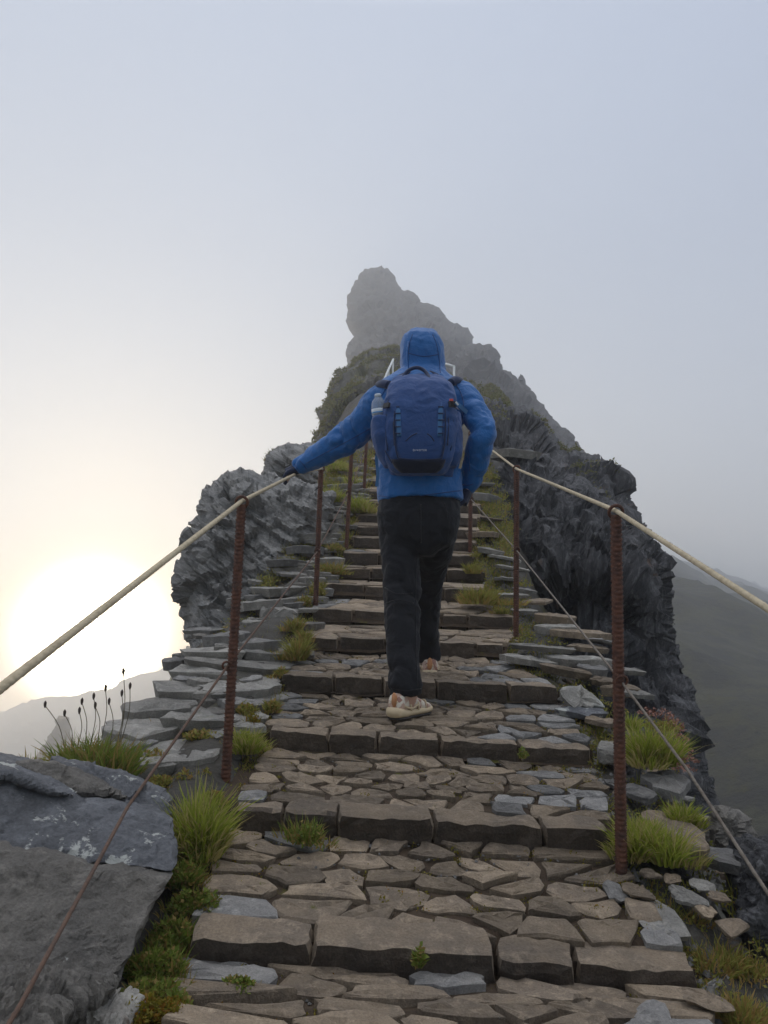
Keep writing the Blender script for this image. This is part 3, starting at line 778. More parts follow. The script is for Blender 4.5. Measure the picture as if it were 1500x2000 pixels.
for a in [(690, 948, 60, .30, .10), (668, 972, 55, .28, .10), (652, 990, 70, .32, .10), (648, 1006, 85, .34, .09), (632, 1026, 85, .34, .10), (612, 1046, 95, .34, .09), (588, 1070, 95, .36, .10), (566, 1096, 95, .36, .09), (640, 1090, 60, .25, .09), (540, 1146, 118, .40, .10), (606, 1128, 60, .2, .09),
          (512, 1174, 110, .34, .09), (446, 1236, 96, .30, .10), (500, 1250, 100, .25, .12), (428, 1268, 150, .32, .10), (520, 1272, 90, .22, .08), (475, 1290, 200, .30, .09), (400, 1306, 150, .28, .10), (345, 1338, 140, .30, .12), (470, 1334, 160, .30, .10), (305, 1374, 165, .30, .13), (395, 1392, 140, .30, .08), (275, 1414, 130, .28, .14), (355, 1466, 190, .40, .08), (430, 1428, 90, .22, .06), (300, 1490, 120, .2, .06), (250, 1450, 110, .2, .10)]:
    flat(*a, random.Random(a[0]).choice((M_SLAB, M_SLAB, M_SLAB, M_PAVE_G)), LB, random.Random(a[0] + 1).uniform(-.35, .35), random.Random(a[0] + 2).uniform(-.02, .1), random.Random(a[0] + 3).uniform(-.10, .03))
rs = random.Random(5)
for i in range(130):           # filling stones of the bank
    Y = rs.uniform(2.6, 8.5); xl = xedge(Y, 0)
    wl = float(np.interp(Y, [2.4, 3.2, 4.5, 5.5, 7, 12], [.45, .55, .62, .40, .35, .4]))
    x = xl - rs.uniform(.0, 1.05) * wl; s_ = rs.uniform(.10, .26)
    p = Vector((x, Y, zline(Y) + rs.uniform(-.03, .02) - .1 * max(0, (xl - x) / wl - .7)))
    d = p; pz = d.dot(FW); px = 750 + d.dot(RT) / pz * F_PX; py = 1000 - d.dot(UP) / pz * F_PX
    flat(px, py, s_ * F_PX / pz, s_ * rs.uniform(.6, 1.0), rs.uniform(.04, .09), rs.choice((M_SLAB, M_SLAB, M_PAVE_G, M_BLOCK2)), LB, rs.uniform(-.5, .5), rs.uniform(-.05, .15), rs.uniform(-.12, .12), Y=Y)
reparent(rough_box('block', [at(498, 1252, 4.35), at(575, 1256, 4.35), at(590, 1245, 4.75), at(505, 1245, 4.75), at(505, 1186, 4.35), at(580, 1192, 4.38), at(604, 1182, 4.8), at(520, 1178, 4.8)], (8, 6, 6), .016, M_SLAB, None, 3), LB)

RB = bank('loose broken slabs and scree along the open side of the stairs', gnd(1250, 1500))
for a in [(1295, 1520, 95, .22, .05), (1312, 1612, 105, .34, .10), (1250, 1540, 70, .14, .04), (1412, 1668, 95, .20, .06), (1292, 1792, 95, .22, .07), (1432, 1806, 66, .12, .05), (1198, 1738, 60, .10, .05), (1245, 1735, 60, .10, .04), (1340, 1745, 70, .10, .05), (1375, 1770, 50, .10, .05), (1310, 1712, 50, .08, .04), (1265, 1700, 45, .07, .04), (1370, 1725, 60, .09, .04), (1400, 1745, 45, .08, .04), (1380, 1950, 90, .08, .04), (1275, 1975, 90, .10, .05),
          (1060, 1262, 150, .20, .05), (1128, 1284, 130, .22, .07), (1040, 1286, 150, .18, .06), (1150, 1262, 100, .2, .05), (1085, 1222, 95, .22, .08), (1135, 1232, 110, .22, .07), (1172, 1250, 60, .16, .06), (1110, 1305, 120, .2, .07), (1165, 1300, 90, .2, .09), (1180, 1325, 60, .16, .1), (1215, 1340, 70, .16, .08), (1185, 1405, 80, .14, .04), (1245, 1350, 60, .14, .08), (1225, 1305, 60, .18, .09),
          (1050, 1172, 62, .25, .07), (1078, 1200, 84, .25, .09), (1022, 1190, 60, .2, .07), (1000, 1108, 64, .25, .08), (985, 1088, 64, .25, .08), (956, 1072, 84, .30, .07), (944, 1040, 66, .30, .08), (950, 1010, 60, .3, .08), (946, 968, 78, .35, .13), (930, 947, 62, .35, .10), (985, 1130, 60, .25, .08), (1020, 1150, 50, .2, .08), (1000, 1160, 50, .2, .08)]:
    r_ = random.Random(a[0] * 3 + a[1])
    small = a[1] > 1690 or a[2] < 66
    a = a[:4] + (a[4] * (.5 if small else 1),) + a[5:]
    flat(*a, r_.choice((M_PAVE, M_PAVE_G, M_KERB, M_SLAB) if small else (M_SLAB, M_PAVE_G, M_PAVE_G, M_PAVE)), RB, r_.uniform(-.6, .6), r_.uniform(-.05, .12), r_.uniform(-.04, .14), dz=-.035)
flat(1135, 1362, 84, .12, .06, M_SLAB, RB, .25, .75, .05, Y=3.30, n=5)
flat(1135, 1385, 100, .12, .05, M_BLOCK, RB, .1, .15, .05, Y=3.25, n=5)
reparent(rough_box('block', [at(1168, 1492, 2.82), at(1250, 1500, 2.82), at(1240, 1482, 3.0), at(1165, 1480, 3.0), at(1165, 1463, 2.82), at(1252, 1474, 2.82), at(1238, 1450, 3.02), at(1168, 1444, 3.02)], (8, 5, 4), .008, M_SLAB, None, 9), RB)
for i in range(70):
    Y = 1.5 + 3.2 * rs.random() ** 1.4; xr = xedge(Y, 1); wr = float(np.interp(Y, [1.8, 2.6, 3.2, 4.2, 5], [.42, .40, .34, .32, .3]))
    x = xr + rs.uniform(.02, 1.1) * wr; s_ = rs.uniform(.035, .12)
    p = Vector((x, Y, zline(Y) - .06 - .16 * max(0, (x - xr) / wr - .2) + rs.uniform(-.05, -.01))); pz = p.dot(FW)
    flat(750 + p.dot(RT) / pz * F_PX, 1000 - p.dot(UP) / pz * F_PX, s_ * F_PX / pz, s_ * rs.uniform(.5, .9), rs.uniform(.02, .04), rs.choice((M_SLAB, M_PAVE_G, M_PAVE, M_PAVE, M_KERB)), RB, rs.uniform(-1.2, 1.2), rs.uniform(-.15, .25), rs.uniform(-.15, .3), Y=Y)
blk('boulder', [(1392, 1660), (1394, 1590), (1404, 1574), (1440, 1580), (1470, 1598), (1482, 1640), (1500, 1660), (1480, 1700), (1420, 1690)], 2.55, .12, 40, M_BLOCK2, 'dark boulder at the drop just outside the right wire rope', rock_disp(.25, .02, fine=.006, fac=((.14, .08), (.05, .02))), 3.6, 4)
blk('boulder', [(1452, 1672), (1480, 1648), (1530, 1640), (1580, 1660), (1580, 1900), (1520, 1920), (1470, 1870), (1436, 1800), (1440, 1720)], 2.15, .16, 60, M_CLIFF, 'large grey rock at the picture edge beside the right wire rope', rock_disp(.25, .03, fine=.01, fac=((.16, .09), (.05, .025))), 3.6, 5)
t_ = empty('slab', at(1000, 884, 9.2)); tag(t_, 'pale mossy slab lying on top of the dark cliff', 'slab')
flat(1000, 884, 96, .7, .16, M_SLAB, t_, .2, .10, .06, Y=8.6, n=7, name='slab_stone')

# ------------------------------------------------------------------ posts and ropes
def rebar(base, top, r=.0165, pitch=.0145):
    V, Fc = [], []; ax = (top - base); L = ax.length; ax.normalize()
    a = ax.cross(Vector((0, 1, 0))).normalized(); b = ax.cross(a); n = 10; m = int(L / pitch * 4)
    for i in range(m + 1):
        for k in range(n):
            an = 2 * math.pi * k / n; zz = i * pitch / 4
            ph = (zz + .6 * pitch * math.sin(an)) / pitch
            rr = r * (.94 + .30 * max(0, math.cos(2 * math.pi * ph)) ** 2)
            V.append(base + ax * zz + a * (rr * math.cos(an)) + b * (rr * math.sin(an)))
    for i in range(m):
        for k in range(n): Fc.append((i * n + k, i * n + (k + 1) % n, (i + 1) * n + (k + 1) % n, (i + 1) * n + k))
    Fc.append(tuple(m * n + k for k in range(n))); return V, Fc
def ringobj(c, R, r, parent, axis, name='loop'):
    u = axis.cross(Vector((0, 0, 1))).normalized(); v = u.cross(axis).normalized()
    pts = [c + u * (R * math.cos(t)) + v * (R * math.sin(t)) for t in np.linspace(0, 2 * math.pi, 15)[:-1]]
    return reparent(tube_obj(name, pts, r, M_RUST, None, 6, closed=True), parent)
L1b, L1t = at(440, 1535, 2.55), at(472, 985, 2.55)
L2b, L2t = at(615, 1215, 4.60), at(627, 918, 4.60)
R1b, R1t = at(1213, 1660, 2.175), at(1203, 1005, 2.175)
R2b, R2t = at(1008, 1235, 4.315), at(1009, 919, 4.315)
R3b = at(918, 1078, 5.9); R3t = R3b + Vector((0, 0, 1.0))
L3b = gnd(677, 1064); L3t = L3b + Vector((.02, 0, 1.0))
L4b = gnd(711, 958); L4t = L4b + Vector((.02, 0, 1.0))
R4b = gnd(893, 962); R4t = R4b + Vector((0, 0, 1.0))
midL = [at(445, 1300, 2.55), at(620, 1077, 4.6), L3b + Vector((0, 0, .43)), L4b + Vector((0, 0, .40))]
midR = [at(1212, 1329, 2.175), at(1009, 1075, 4.315), at(920, 975, 5.9)]
upd = Vector((0, .93, .36))
POSTS = [(L1b, L1t, 'rusty ribbed post beside the bright grass tuft, nearest on the sun side', midL[0]), (L2b, L2t, 'rusty post under the outstretched blue sleeve, planted by the gap in the slabs', midL[1]),
         (L3b, L3t, 'thin rusty post rising from moss between the sleeve and the trousers', midL[2]), (L4b, L4t, 'farthest thin rusty post close to the blue jacket hem', midL[3]),
         (R1b, R1t, 'thick ribbed rusty post before the dark cliff, largest of all posts', midR[0]), (R2b, R2t, 'rusty post in the stairs edge near the yellow green grass', midR[1]),
         (R3b, R3t, 'short looking rusty post just below the hand on the hip', midR[2]), (R4b, R4t, 'rusty post hidden behind the bent blue sleeve', None)]
for b_, t_, lab, md in POSTS:
    e_ = empty('railing_post', b_); tag(e_, lab, 'post', 'rusty rebar posts along the stairs')
    V, Fc = rebar(b_ - (t_ - b_).normalized() * .12, t_); reparent(pyd('rod', V, Fc, M_RUST, None, True), e_)
    ringobj(t_ + Vector((0, 0, .008)), .021, .0055, e_, upd)
    if md is not None: ringobj(md + Vector((0, -.012, 0)), .016, .004, e_, upd, 'eyelet')
def ropeobj(name, pts, r, mat, label, twist=None, sag=.0, cat='rope'):
    P = []
    for i in range(len(pts) - 1):
        a, b = Vector(pts[i]), Vector(pts[i + 1]); k = max(4, int((b - a).length / .06))
        for j in range(k):
            f = j / k; q = a.lerp(b, f); q.z -= sag * 4 * f * (1 - f); P.append(q)
    P.append(Vector(pts[-1]))
    V, Fc = [], []
    # three twisted strands
    acc = 0; st = [[], [], []]
    Q = []
    for i in range(len(P) - 1):
        L = (P[i + 1] - P[i]).length; k = max(1, int(L / .009)) if P[i].y < 5.5 else max(1, int(L / .03))
        for j in range(k): Q.append(P[i].lerp(P[i + 1], j / k))
    Q.append(P[-1])
    for i, q in enumerate(Q):
        tg = (Q[min(i + 1, len(Q) - 1)] - Q[max(i - 1, 0)]).normalized(); a = tg.cross(Vector((0, 0, 1))).normalized(); b = tg.cross(a)
        if i: acc += (q - Q[i - 1]).length
        for s in range(3):
            an = acc / (r * 6) * 2 * math.pi + s * 2.094
            st[s].append(q + a * (r * .22 * math.cos(an)) + b * (r * .22 * math.sin(an)))
    for s in range(3): tube(V, Fc, st[s], r * .82, 8)
    o = pyd(name, V, Fc, mat, None, True); return tag(o, label, cat)
def ext(a, b, Y):
    return a + (b - a) * ((Y - a.y) / (b.y - a.y))
Lq = at(0, 1345, 1.06); Rq = at(1500, 1189, 1.37)
HAND = at(577, 926, 3.62)
ropeobj('hand_rope', [ext(L1t, Lq, .25), Lq, L1t + Vector((0, 0, .012)), HAND, L2t + Vector((0, 0, .01)), L3t, L4t], .0078, M_ROPE, 'pale hand rope gripped by the hiker, strung before the bright sky')
ropeobj('hand_rope', [ext(R1t, Rq, .25), Rq, R1t + Vector((0, 0, .012)), R2t + Vector((0, 0, .01)), R3t, R4t], .0074, M_ROPE, 'pale hand rope strung over the posts before the dark cliff')
Lw = at(40, 1962, 1.2); Rw = at(1500, 1745, 1.56)
ropeobj('wire_rope', [ext(midL[0], Lw, .5), Lw, at(250, 1575, 1.83), midL[0], midL[1], midL[2], midL[3]], .0045, M_WIRE, 'thin rusty wire rope low across the big lichen block', cat='wire rope')
ropeobj('wire_rope', [ext(midR[0], Rw, .5), Rw, at(1340, 1500, 1.86), midR[0], midR[1], midR[2], R4b + Vector((0, 0, .4))], .0042, M_WIRE_G, 'thin grey wire rope low along the drop by the cliff', cat='wire rope')
rl = empty('railing', at(748, 800, 11)); tag(rl, 'white metal handrail far up the path, rising beside the hood', 'railing')
a_, b_ = at(747, 750, 11.0), at(768, 702, 14.5)
reparent(tube_obj('rail', [a_, a_.lerp(b_, .5) + Vector((0, 0, .01)), b_], .022, M_WHITE_RAIL), rl)
for q in (a_, a_.lerp(b_, .5), b_): reparent(tube_obj('post', [q, q - Vector((0, 0, 1.0))], .018, M_WHITE_RAIL), rl)
rl = empty('railing', at(887, 760, 13)); tag(rl, 'white handrail end with an upright post behind the right shoulder', 'railing')
a_, b_ = at(862, 708, 16), at(887, 716, 13)
reparent(tube_obj('rail', [a_, b_], .026, M_WHITE_RAIL), rl)
for q in (a_, b_): reparent(tube_obj('post', [q, q - Vector((0, 0, 1.0))], .022, M_WHITE_RAIL), rl)

# ------------------------------------------------------------------ plants
def blades(V, Fc, T, c, h, rad, n, rs, wd=.004, lean=.5, droop=.5, tint=(0, .5), dry=.12, segs=3, bias=Vector((0, 0, 0))):
    for _ in range(n):
        an = rs.uniform(0, 2 * math.pi); rr = rad * math.sqrt(rs.random())
        p = c + Vector((math.cos(an) * rr, math.sin(an) * rr, -.01))
        d = Vector((math.cos(an), math.sin(an), 0)) * (lean * .55 * (rr / max(rad, 1e-4)) + rs.uniform(-.2, .35)) + Vector((rs.gauss(0, .22), rs.gauss(0, .22), 1)) + bias
        d.normalize(); L = h * min(1.35, max(.25, rs.gauss(.75, .25))); s = d.cross(Vector((math.cos(an * 7), math.sin(an * 7), .1))).normalized(); w_ = wd * rs.uniform(.6, 1.3)
        b0 = len(V); q = p.copy(); tc_ = (rs.uniform(*tint), 1.0 if rs.random() < dry else rs.uniform(0, .15), 0, 1)
        for k in range(segs + 1):
            f = k / segs; ww = w_ * (1 - f) ** .6 if k < segs else w_ * .08
            V.append(q - s * ww); V.append(q + s * ww); T.extend([tc_, tc_])
            d = (d + Vector((d.x + rs.gauss(0, .1), d.y + rs.gauss(0, .1), -.5)) * (droop * .75 * f)).normalized(); q = q + d * (L / segs)
        for k in range(segs): a = b0 + k * 2; Fc.append((a, a + 1, a + 3, a + 2))
def leafs(V, Fc, T, c, h, rad, n, rs, size=.012, tint=(0, 1), dry=.1):
    """little leaves on low stems, spread through a flattened mound"""
    for _ in range(n):
        an = rs.uniform(0, 2 * math.pi); rr = rad * rs.random() ** .55
        p = c + Vector((math.cos(an) * rr, math.sin(an) * rr, h * rs.random() * max(.1, (1 - (rr / rad) ** 2))))
        d = Vector((rs.gauss(0, 1), rs.gauss(0, 1), rs.gauss(.5, .6))).normalized(); s = d.cross(Vector((rs.gauss(0, 1), rs.gauss(0, 1), rs.gauss(0, 1)))).normalized()
        L = size * rs.uniform(.6, 1.5); b0 = len(V); tc_ = (rs.uniform(*tint), 1.0 if rs.random() < dry else rs.uniform(0, .2), 0, 1)
        for q in (p, p + d * L * .5 + s * L * .28, p + d * L, p + d * L * .5 - s * L * .28): V.append(q); T.append(tc_)
        Fc.append((b0, b0 + 1, b0 + 2, b0 + 3))
def plant_obj(name, V, Fc, T, mat, parent=None):
    o = pyd(name, V, Fc, mat, parent)
    ca = o.data.color_attributes.new('tint', 'FLOAT_COLOR', 'POINT'); ca.data.foreach_set('color', [x for t in T for x in t]); return o
def tuft(label, px, py, wpx, hpx, n, mat=M_GRASS, dz=0.0, Y=None, name='grass_tuft', cat='grass tuft', wd=.0026, lean=.6, droop=.8, dry=.28, tint=(0, 1), leaf=0, leafsize=.012, seed=None, group=None, depth=.7, parent=None, extra=()):
    rs = random.Random(px * 7 + py); V, Fc, T = [], [], []
    spots = [(px, py, wpx, hpx, n)] + list(extra)
    for (x, y, wp, hp, k) in spots:
        hp *= .8; wp *= .86
        c = gnd(x, y, dz) if Y is None else at(x, y, Y); s_ = c.y / ray(x, y).y / F_PX
        clumps = max(1, int(wp / 22))
        for j in range(clumps):
            cc = c + Vector((rs.uniform(-.5, .5) * wp * s_ * .7, rs.uniform(-.5, .5) * wp * s_ * depth * .6, 0))
            if k: blades(V, Fc, T, cc, hp * s_ * rs.uniform(.75, 1.1), wp * s_ * .30, int(k / clumps), rs, wd, lean, droop, tint, dry)
            if k: blades(V, Fc, T, cc + Vector((rs.gauss(0, .3), rs.gauss(0, .2), 0)) * wp * s_, hp * s_ * .5, wp * s_ * .4, int(k / clumps * .5), rs, wd * .8, .9, .9, tint, min(.6, dry * 2.5))
            if leaf: leafs(V, Fc, T, cc, hp * s_ * .7, wp * s_ * .4, int(leaf / clumps), rs, leafsize, tint, dry)
    o = plant_obj(name, V, Fc, T, mat, None)
    if label: tag(o, label, cat, group)
    return o
tuft('bright green grass tuft hanging beside the nearest rusty post on the sun side', 400, 1655, 116, 150, 1400, lean=.7, droop=.75, wd=.0032)
tuft('round green cushion tuft behind the nearest sun side post', 492, 1462, 76, 62, 800, leaf=300, wd=.0026)
tuft('orange tinged weed above the round green cushion', 478, 1415, 46, 36, 120, M_MOSS_Y, leaf=350, name='weed', cat='weed')
g = tuft('long grass tuft with tall dark seed stalks at the bank edge', 180, 1502, 165, 85, 1500, M_GRASS_D, dz=.04, wd=.0035, lean=.8)
for (x0, y0, x1, y1) in ((128, 1470, 88, 1378), (140, 1470, 126, 1395), (165, 1460, 160, 1372), (176, 1455, 183, 1362), (190, 1450, 186, 1380), (196, 1450, 206, 1346), (215, 1455, 213, 1372), (232, 1460, 241, 1314), (236, 1450, 254, 1342), (228, 1455, 238, 1356), (150, 1465, 155, 1390)):
    c = gnd(180, 1490, .04); a_ = at(x0, y0, c.y); b_ = at(x1, y1, c.y)
    st = reparent(tube_obj('stalk', catmull([a_, a_.lerp(b_, .5) + Vector((.012, 0, .01)), b_], 4), .0014, M_STALK, None, 5), g)
    hd = reparent(tube_obj('seed_head', [b_ - Vector((0, 0, .008)), b_, b_ + Vector((0, 0, .009)), b_ + Vector((0, 0, .016))], [.002, .0045, .005, .0015], M_SEED, None, 7), st)
tuft('lush green grass on the edge behind the largest post', 1262, 1484, 100, 95, 1500, dz=-.02, wd=.003, extra=[(1240, 1420, 40, 40, 200)])
tuft('bright green grass tuft at the foot of the largest post', 1270, 1672, 105, 95, 1500, dz=-.04, wd=.003, extra=[(1250, 1630, 60, 60, 500)])
tuft('small green tuft between the long pale slabs by the drop', 1342, 1606, 66, 62, 500, dz=-.06, wd=.003)
tuft('green weed growing out of the riser below the cushion tuft', 585, 1640, 80, 60, 220, M_GRASS_D, leaf=260, name='weed', cat='weed')
tuft('tiny weed sprouting from the front of the lowest riser', 818, 1878, 26, 52, 40, M_GRASS_D, leaf=90, Y=1.72, name='weed', cat='weed', leafsize=.014)
tuft('little weed in the joint under the third riser', 1016, 1475, 22, 26, 30, M_GRASS_D, leaf=60, Y=2.80, name='weed', cat='weed')
tuft('yellow green grass spreading beside the upper steps on the cliff side', 955, 1178, 95, 45, 900, M_GRASS_O, wd=.004, extra=[(932, 1118, 42, 34, 350), (985, 1196, 40, 22, 200), (925, 1085, 20, 14, 60)], dry=.2)
tuft('olive grass against the slabs below the second sun side post', 578, 1285, 52, 58, 500, M_GRASS_O, wd=.004, extra=[(590, 1250, 34, 34, 160)], dry=.2)
tuft('soft green bushy grass beside the two thin posts', 660, 982, 66, 40, 700, M_GRASS, wd=.006, extra=[(700, 1000, 50, 52, 500), (655, 920, 60, 34, 350), (695, 950, 40, 30, 250)], leaf=500, leafsize=.025, tint=(.2, 1))
tuft('mossy weeds around the foot of the thin post above the slabs', 640, 1118, 60, 34, 300, M_GRASS_O, wd=.004, leaf=500, leafsize=.016, extra=[(660, 1075, 50, 26, 200), (625, 1160, 40, 28, 150)], name='weed', cat='weed')
tuft('yellow green weeds between the slabs under the crag', 575, 1230, 40, 40, 200, M_GRASS_O, wd=.004, leaf=300, leafsize=.015, name='weed', cat='weed', extra=[(600, 1180, 34, 30, 160), (618, 1150, 34, 28, 120), (560, 1320, 40, 26, 120), (470, 1390, 60, 30, 150), (400, 1440, 70, 22, 140), (520, 1385, 40, 30, 140), (380, 1520, 60, 26, 200), (430, 1560, 50, 26, 200), (330, 1530, 70, 24, 200), (300, 1480, 60, 24, 160)])
tuft('olive shrub growing on the small rock knob', 550, 896, 62, 32, 300, M_SHRUB, Y=9.3, wd=.008, leaf=900, leafsize=.03, name='shrub', cat='shrub')
tuft('dry grass strip between the scree and the lower slab on the open side', 1400, 1880, 150, 55, 700, M_GRASS_O, dz=-.10, dry=.35, extra=[(1330, 1800, 60, 50, 260), (1450, 1890, 90, 45, 300), (1220, 1800, 70, 35, 160)])
tuft('dry brownish grass in the bottom corner of the path', 1440, 1995, 130, 60, 800, M_GRASS_O, dz=-.08, dry=.5)
tuft('yellow mossy plant in the bottom corner under the block pile', 240, 1985, 120, 55, 120, M_MOSS_Y, leaf=3000, leafsize=.009, name='moss_cushion', cat='moss', extra=[(310, 1975, 80, 30, 60)])
tuft('green weeds trailing along the foot of the big dark block', 320, 1890, 90, 65, 420, M_GRASS_D, leaf=1100, leafsize=.013, name='weed', cat='weed', extra=[(345, 1830, 80, 60, 320), (380, 1775, 80, 55, 300), (352, 1720, 70, 65, 300), (300, 1940, 100, 55, 320), (390, 1690, 70, 50, 260), (280, 1900, 60, 50, 200), (330, 1960, 80, 40, 200), (330, 1860, 70, 50, 240)])
tuft('low green weed on the soil under the lowest riser', 470, 1925, 60, 24, 40, M_GRASS_D, leaf=400, leafsize=.010, name='weed', cat='weed')
pk = tuft('pinkish flowering stonecrop trailing over the edge by the cliff', 1300, 1420, 84, 26, 160, M_GRASS_O, dz=-.02, leaf=400, name='stonecrop', cat='plant')
V, Fc, T = [], [], []; r2 = random.Random(3)
for (x, y) in ((1262, 1388), (1280, 1392), (1300, 1392), (1310, 1402), (1322, 1420), (1328, 1440), (1336, 1462), (1345, 1482), (1338, 1500), (1318, 1410)):
    leafs(V, Fc, T, gnd(x, y + 6, .0), .03, .035, 60, r2, .012)
reparent(plant_obj('blossom', V, Fc, T, M_PINK), pk)
# thin moss and tiny weeds in the joints: nobody could count them
V, Fc, T = [], [], []; r2 = random.Random(11)
for i in range(1000):
    si = min(9, int(r2.random() ** 1.4 * 11)); fl, fr = TR[si][0], TR[si][1]; bl, br = TR[si + 1][2], TR[si + 1][3]
    u = r2.random(); u = u * .16 - .06 if r2.random() < .25 else (u * .15 + .88 if r2.random() < .25 else u)
    v = .28 + .72 * r2.random(); v = .97 if r2.random() < .25 else v
    p = fl.lerp(fr, u).lerp(bl.lerp(br, u), v) + Vector((0, 0, -.012))
    leafs(V, Fc, T, p, r2.uniform(.006, .02), r2.uniform(.012, .035), int(r2.uniform(14, 40)), r2, .0065)
    if r2.random() < .2: blades(V, Fc, T, p, .03, .012, 8, r2, .0015)
tag(plant_obj('ground_cover', V, Fc, T, M_MOSS_Y), 'thin moss and tiny weeds in the joints of the paving', 'moss', kind='stuff')
V, Fc, T = [], [], []
for i in range(1500):
    Y = r2.uniform(1.2, 9); sd_ = r2.random() < .62
    x = xedge(Y, 0) - r2.random() ** 1.4 * .5 if sd_ else xedge(Y, 1) + r2.random() ** 1.4 * .3
    p = Vector((x, Y, zline(Y) - (.06 if sd_ else .10))); s_ = .6 + Y * .16
    leafs(V, Fc, T, p, .03 * s_, .05 * s_, 26, r2, .011 * s_)
    if r2.random() < .5: blades(V, Fc, T, p, .055 * s_, .03 * s_, 14, r2, .0022 * s_, dry=.25)
tag(plant_obj('undergrowth', V, Fc, T, M_GRASS_O), 'low moss, weeds and grass between the slabs on both edges', 'undergrowth', kind='stuff')
V, Fc = [], []; r2 = random.Random(21)
for i in range(2600):
    if r2.random() < .6:
        si = min(7, int(r2.random() ** 1.6 * 9)); fl, fr = TR[si][0], TR[si][1]; bl, br = TR[si + 1][2], TR[si + 1][3]
        u = r2.uniform(-.03, 1.03); v = 1 - .35 * r2.random() ** 1.5; p = fl.lerp(fr, u).lerp(bl.lerp(br, u), v) + Vector((0, 0, -.006)); s_ = r2.uniform(.002, .007)
    else:
        Y = 1.4 + 4 * r2.random() ** 1.4; wr = .34; f = r2.random(); p = Vector((xedge(Y, 1) + wr * f, Y, zline(Y) - .07 - .12 * f)); s_ = r2.uniform(.004, .02)
    b0 = len(V); R3 = Matrix.Rotation(r2.uniform(0, 6), 3, 'Z')
    for q in ((1, 0, -.3), (.2, .9, -.3), (-.9, .3, -.3), (-.3, -.8, -.3), (.35, .1, .5), (-.35, .1, .45)): V.append(p + R3 @ Vector(q) * s_ * r2.uniform(.7, 1.3))
    Fc += [(b0, b0 + 1, b0 + 4), (b0 + 1, b0 + 2, b0 + 5, b0 + 4), (b0 + 2, b0 + 3, b0 + 5), (b0 + 3, b0, b0 + 4, b0 + 5), (b0 + 3, b0 + 2, b0 + 1, b0)]
tag(pyd('gravel', V, Fc, M_PAVE_G), 'loose grit and chips of stone on the steps and the open bank', 'gravel', kind='stuff')
# low heath scrub covering the mound and cliff tops
def cover(objname, src, n, size, mat, label, zmin=.25, seed=1, mask=None):
    me = src.data; rs = np.random.default_rng(seed); m = len(me.polygons)
    ce = np.empty(m * 3); me.polygons.foreach_get('center', ce); ce = ce.reshape(-1, 3); no = np.empty(m * 3); me.polygons.foreach_get('normal', no); no = no.reshape(-1, 3)
    ar = np.empty(m); me.polygons.foreach_get('area', ar)
    k = (no[:, 1] < .6) & (no[:, 2] > zmin) & (fbm(ce / (size * 14), 3) > -.1)
    if mask is not None: k &= mask(ce)
    ids = np.nonzero(k)[0]; pr = ar[ids] / ar[ids].sum(); pick = rs.choice(ids, n, p=pr)
    V, Fc, T = [], [], []; r2 = random.Random(seed)
    for i in pick:
        leafs(V, Fc, T, Vector(ce[i]) - Vector(no[i]) * size * .2, size * r2.uniform(.6, 1.5), size * r2.uniform(.7, 1.2), 12, r2, size * .55, (max(0, r2.random() - .3), 1))
    return tag(plant_obj(objname, V, Fc, T, mat), label, 'scrub', kind='stuff')
cover('scrub', bpy.data.objects['rock_mound'], 7000, .13, M_SHRUB, 'low heath scrub covering the overgrown mound', .0, 4)
cover('scrub', bpy.data.objects['cliff'], 700, .09, M_SHRUB, 'tufts of scrub on the top of the dark cliff', .5, 5, lambda c: c[:, 0] < 4.0)

# ------------------------------------------------------------------ the hiker
def mpp(px, py, Y): return Y / ray(px, py).y / F_PX
def loft(V, Fc, rings, n=28, p=2.3):
    """rings: (px, py, half width px, Y, half depth m) stacked from bottom to top"""
    b0 = len(V)
    for (px, py, hw, Y, hd) in rings:
        c = at(px, py, Y); a = hw * mpp(px, py, Y)
        for k in range(n):
            t = 2 * math.pi * k / n; ct, st = math.cos(t), math.sin(t); r = (abs(ct) ** p + abs(st) ** p) ** (-1 / p)
            V.append(c + Vector((a * r * ct, hd * r * st, 0)))
    m = len(rings)
    for i in range(m - 1):
        for k in range(n): Fc.append((b0 + i * n + k, b0 + i * n + (k + 1) % n, b0 + (i + 1) * n + (k + 1) % n, b0 + (i + 1) * n + k))
    Fc.append(tuple(b0 + k for k in range(n))[::-1]); Fc.append(tuple(b0 + (m - 1) * n + k for k in range(n)))
def limb(V, Fc, pts, k=5, n=18, shrink=1.0):
    """pts: (px, py, radius px, Y)"""
    c = catmull([at(a, b, Y) for a, b, r, Y in pts], k)
    rr = [r * mpp(a, b, Y) * shrink for a, b, r, Y in pts]; R = []
    for i in range(len(rr) - 1):
        for j in range(k): f = j / k; f = f * f * (3 - 2 * f); R.append(rr[i] * (1 - f) + rr[i + 1] * f)
    R.append(rr[-1]); tube(V, Fc, c, R, n)
def ball(V, Fc, c, rx, ry, rz, n=14, m=9):
    b0 = len(V); c = Vector(c)
    for i in range(m + 1):
        a = math.pi * i / m
        for k in range(n):
            t = 2 * math.pi * k / n; V.append(c + Vector((rx * math.sin(a) * math.cos(t), ry * math.sin(a) * math.sin(t), -rz * math.cos(a))))
    for i in range(m):
        for k in range(n): Fc.append((b0 + i * n + k, b0 + i * n + (k + 1) % n, b0 + (i + 1) * n + (k + 1) % n, b0 + (i + 1) * n + k))
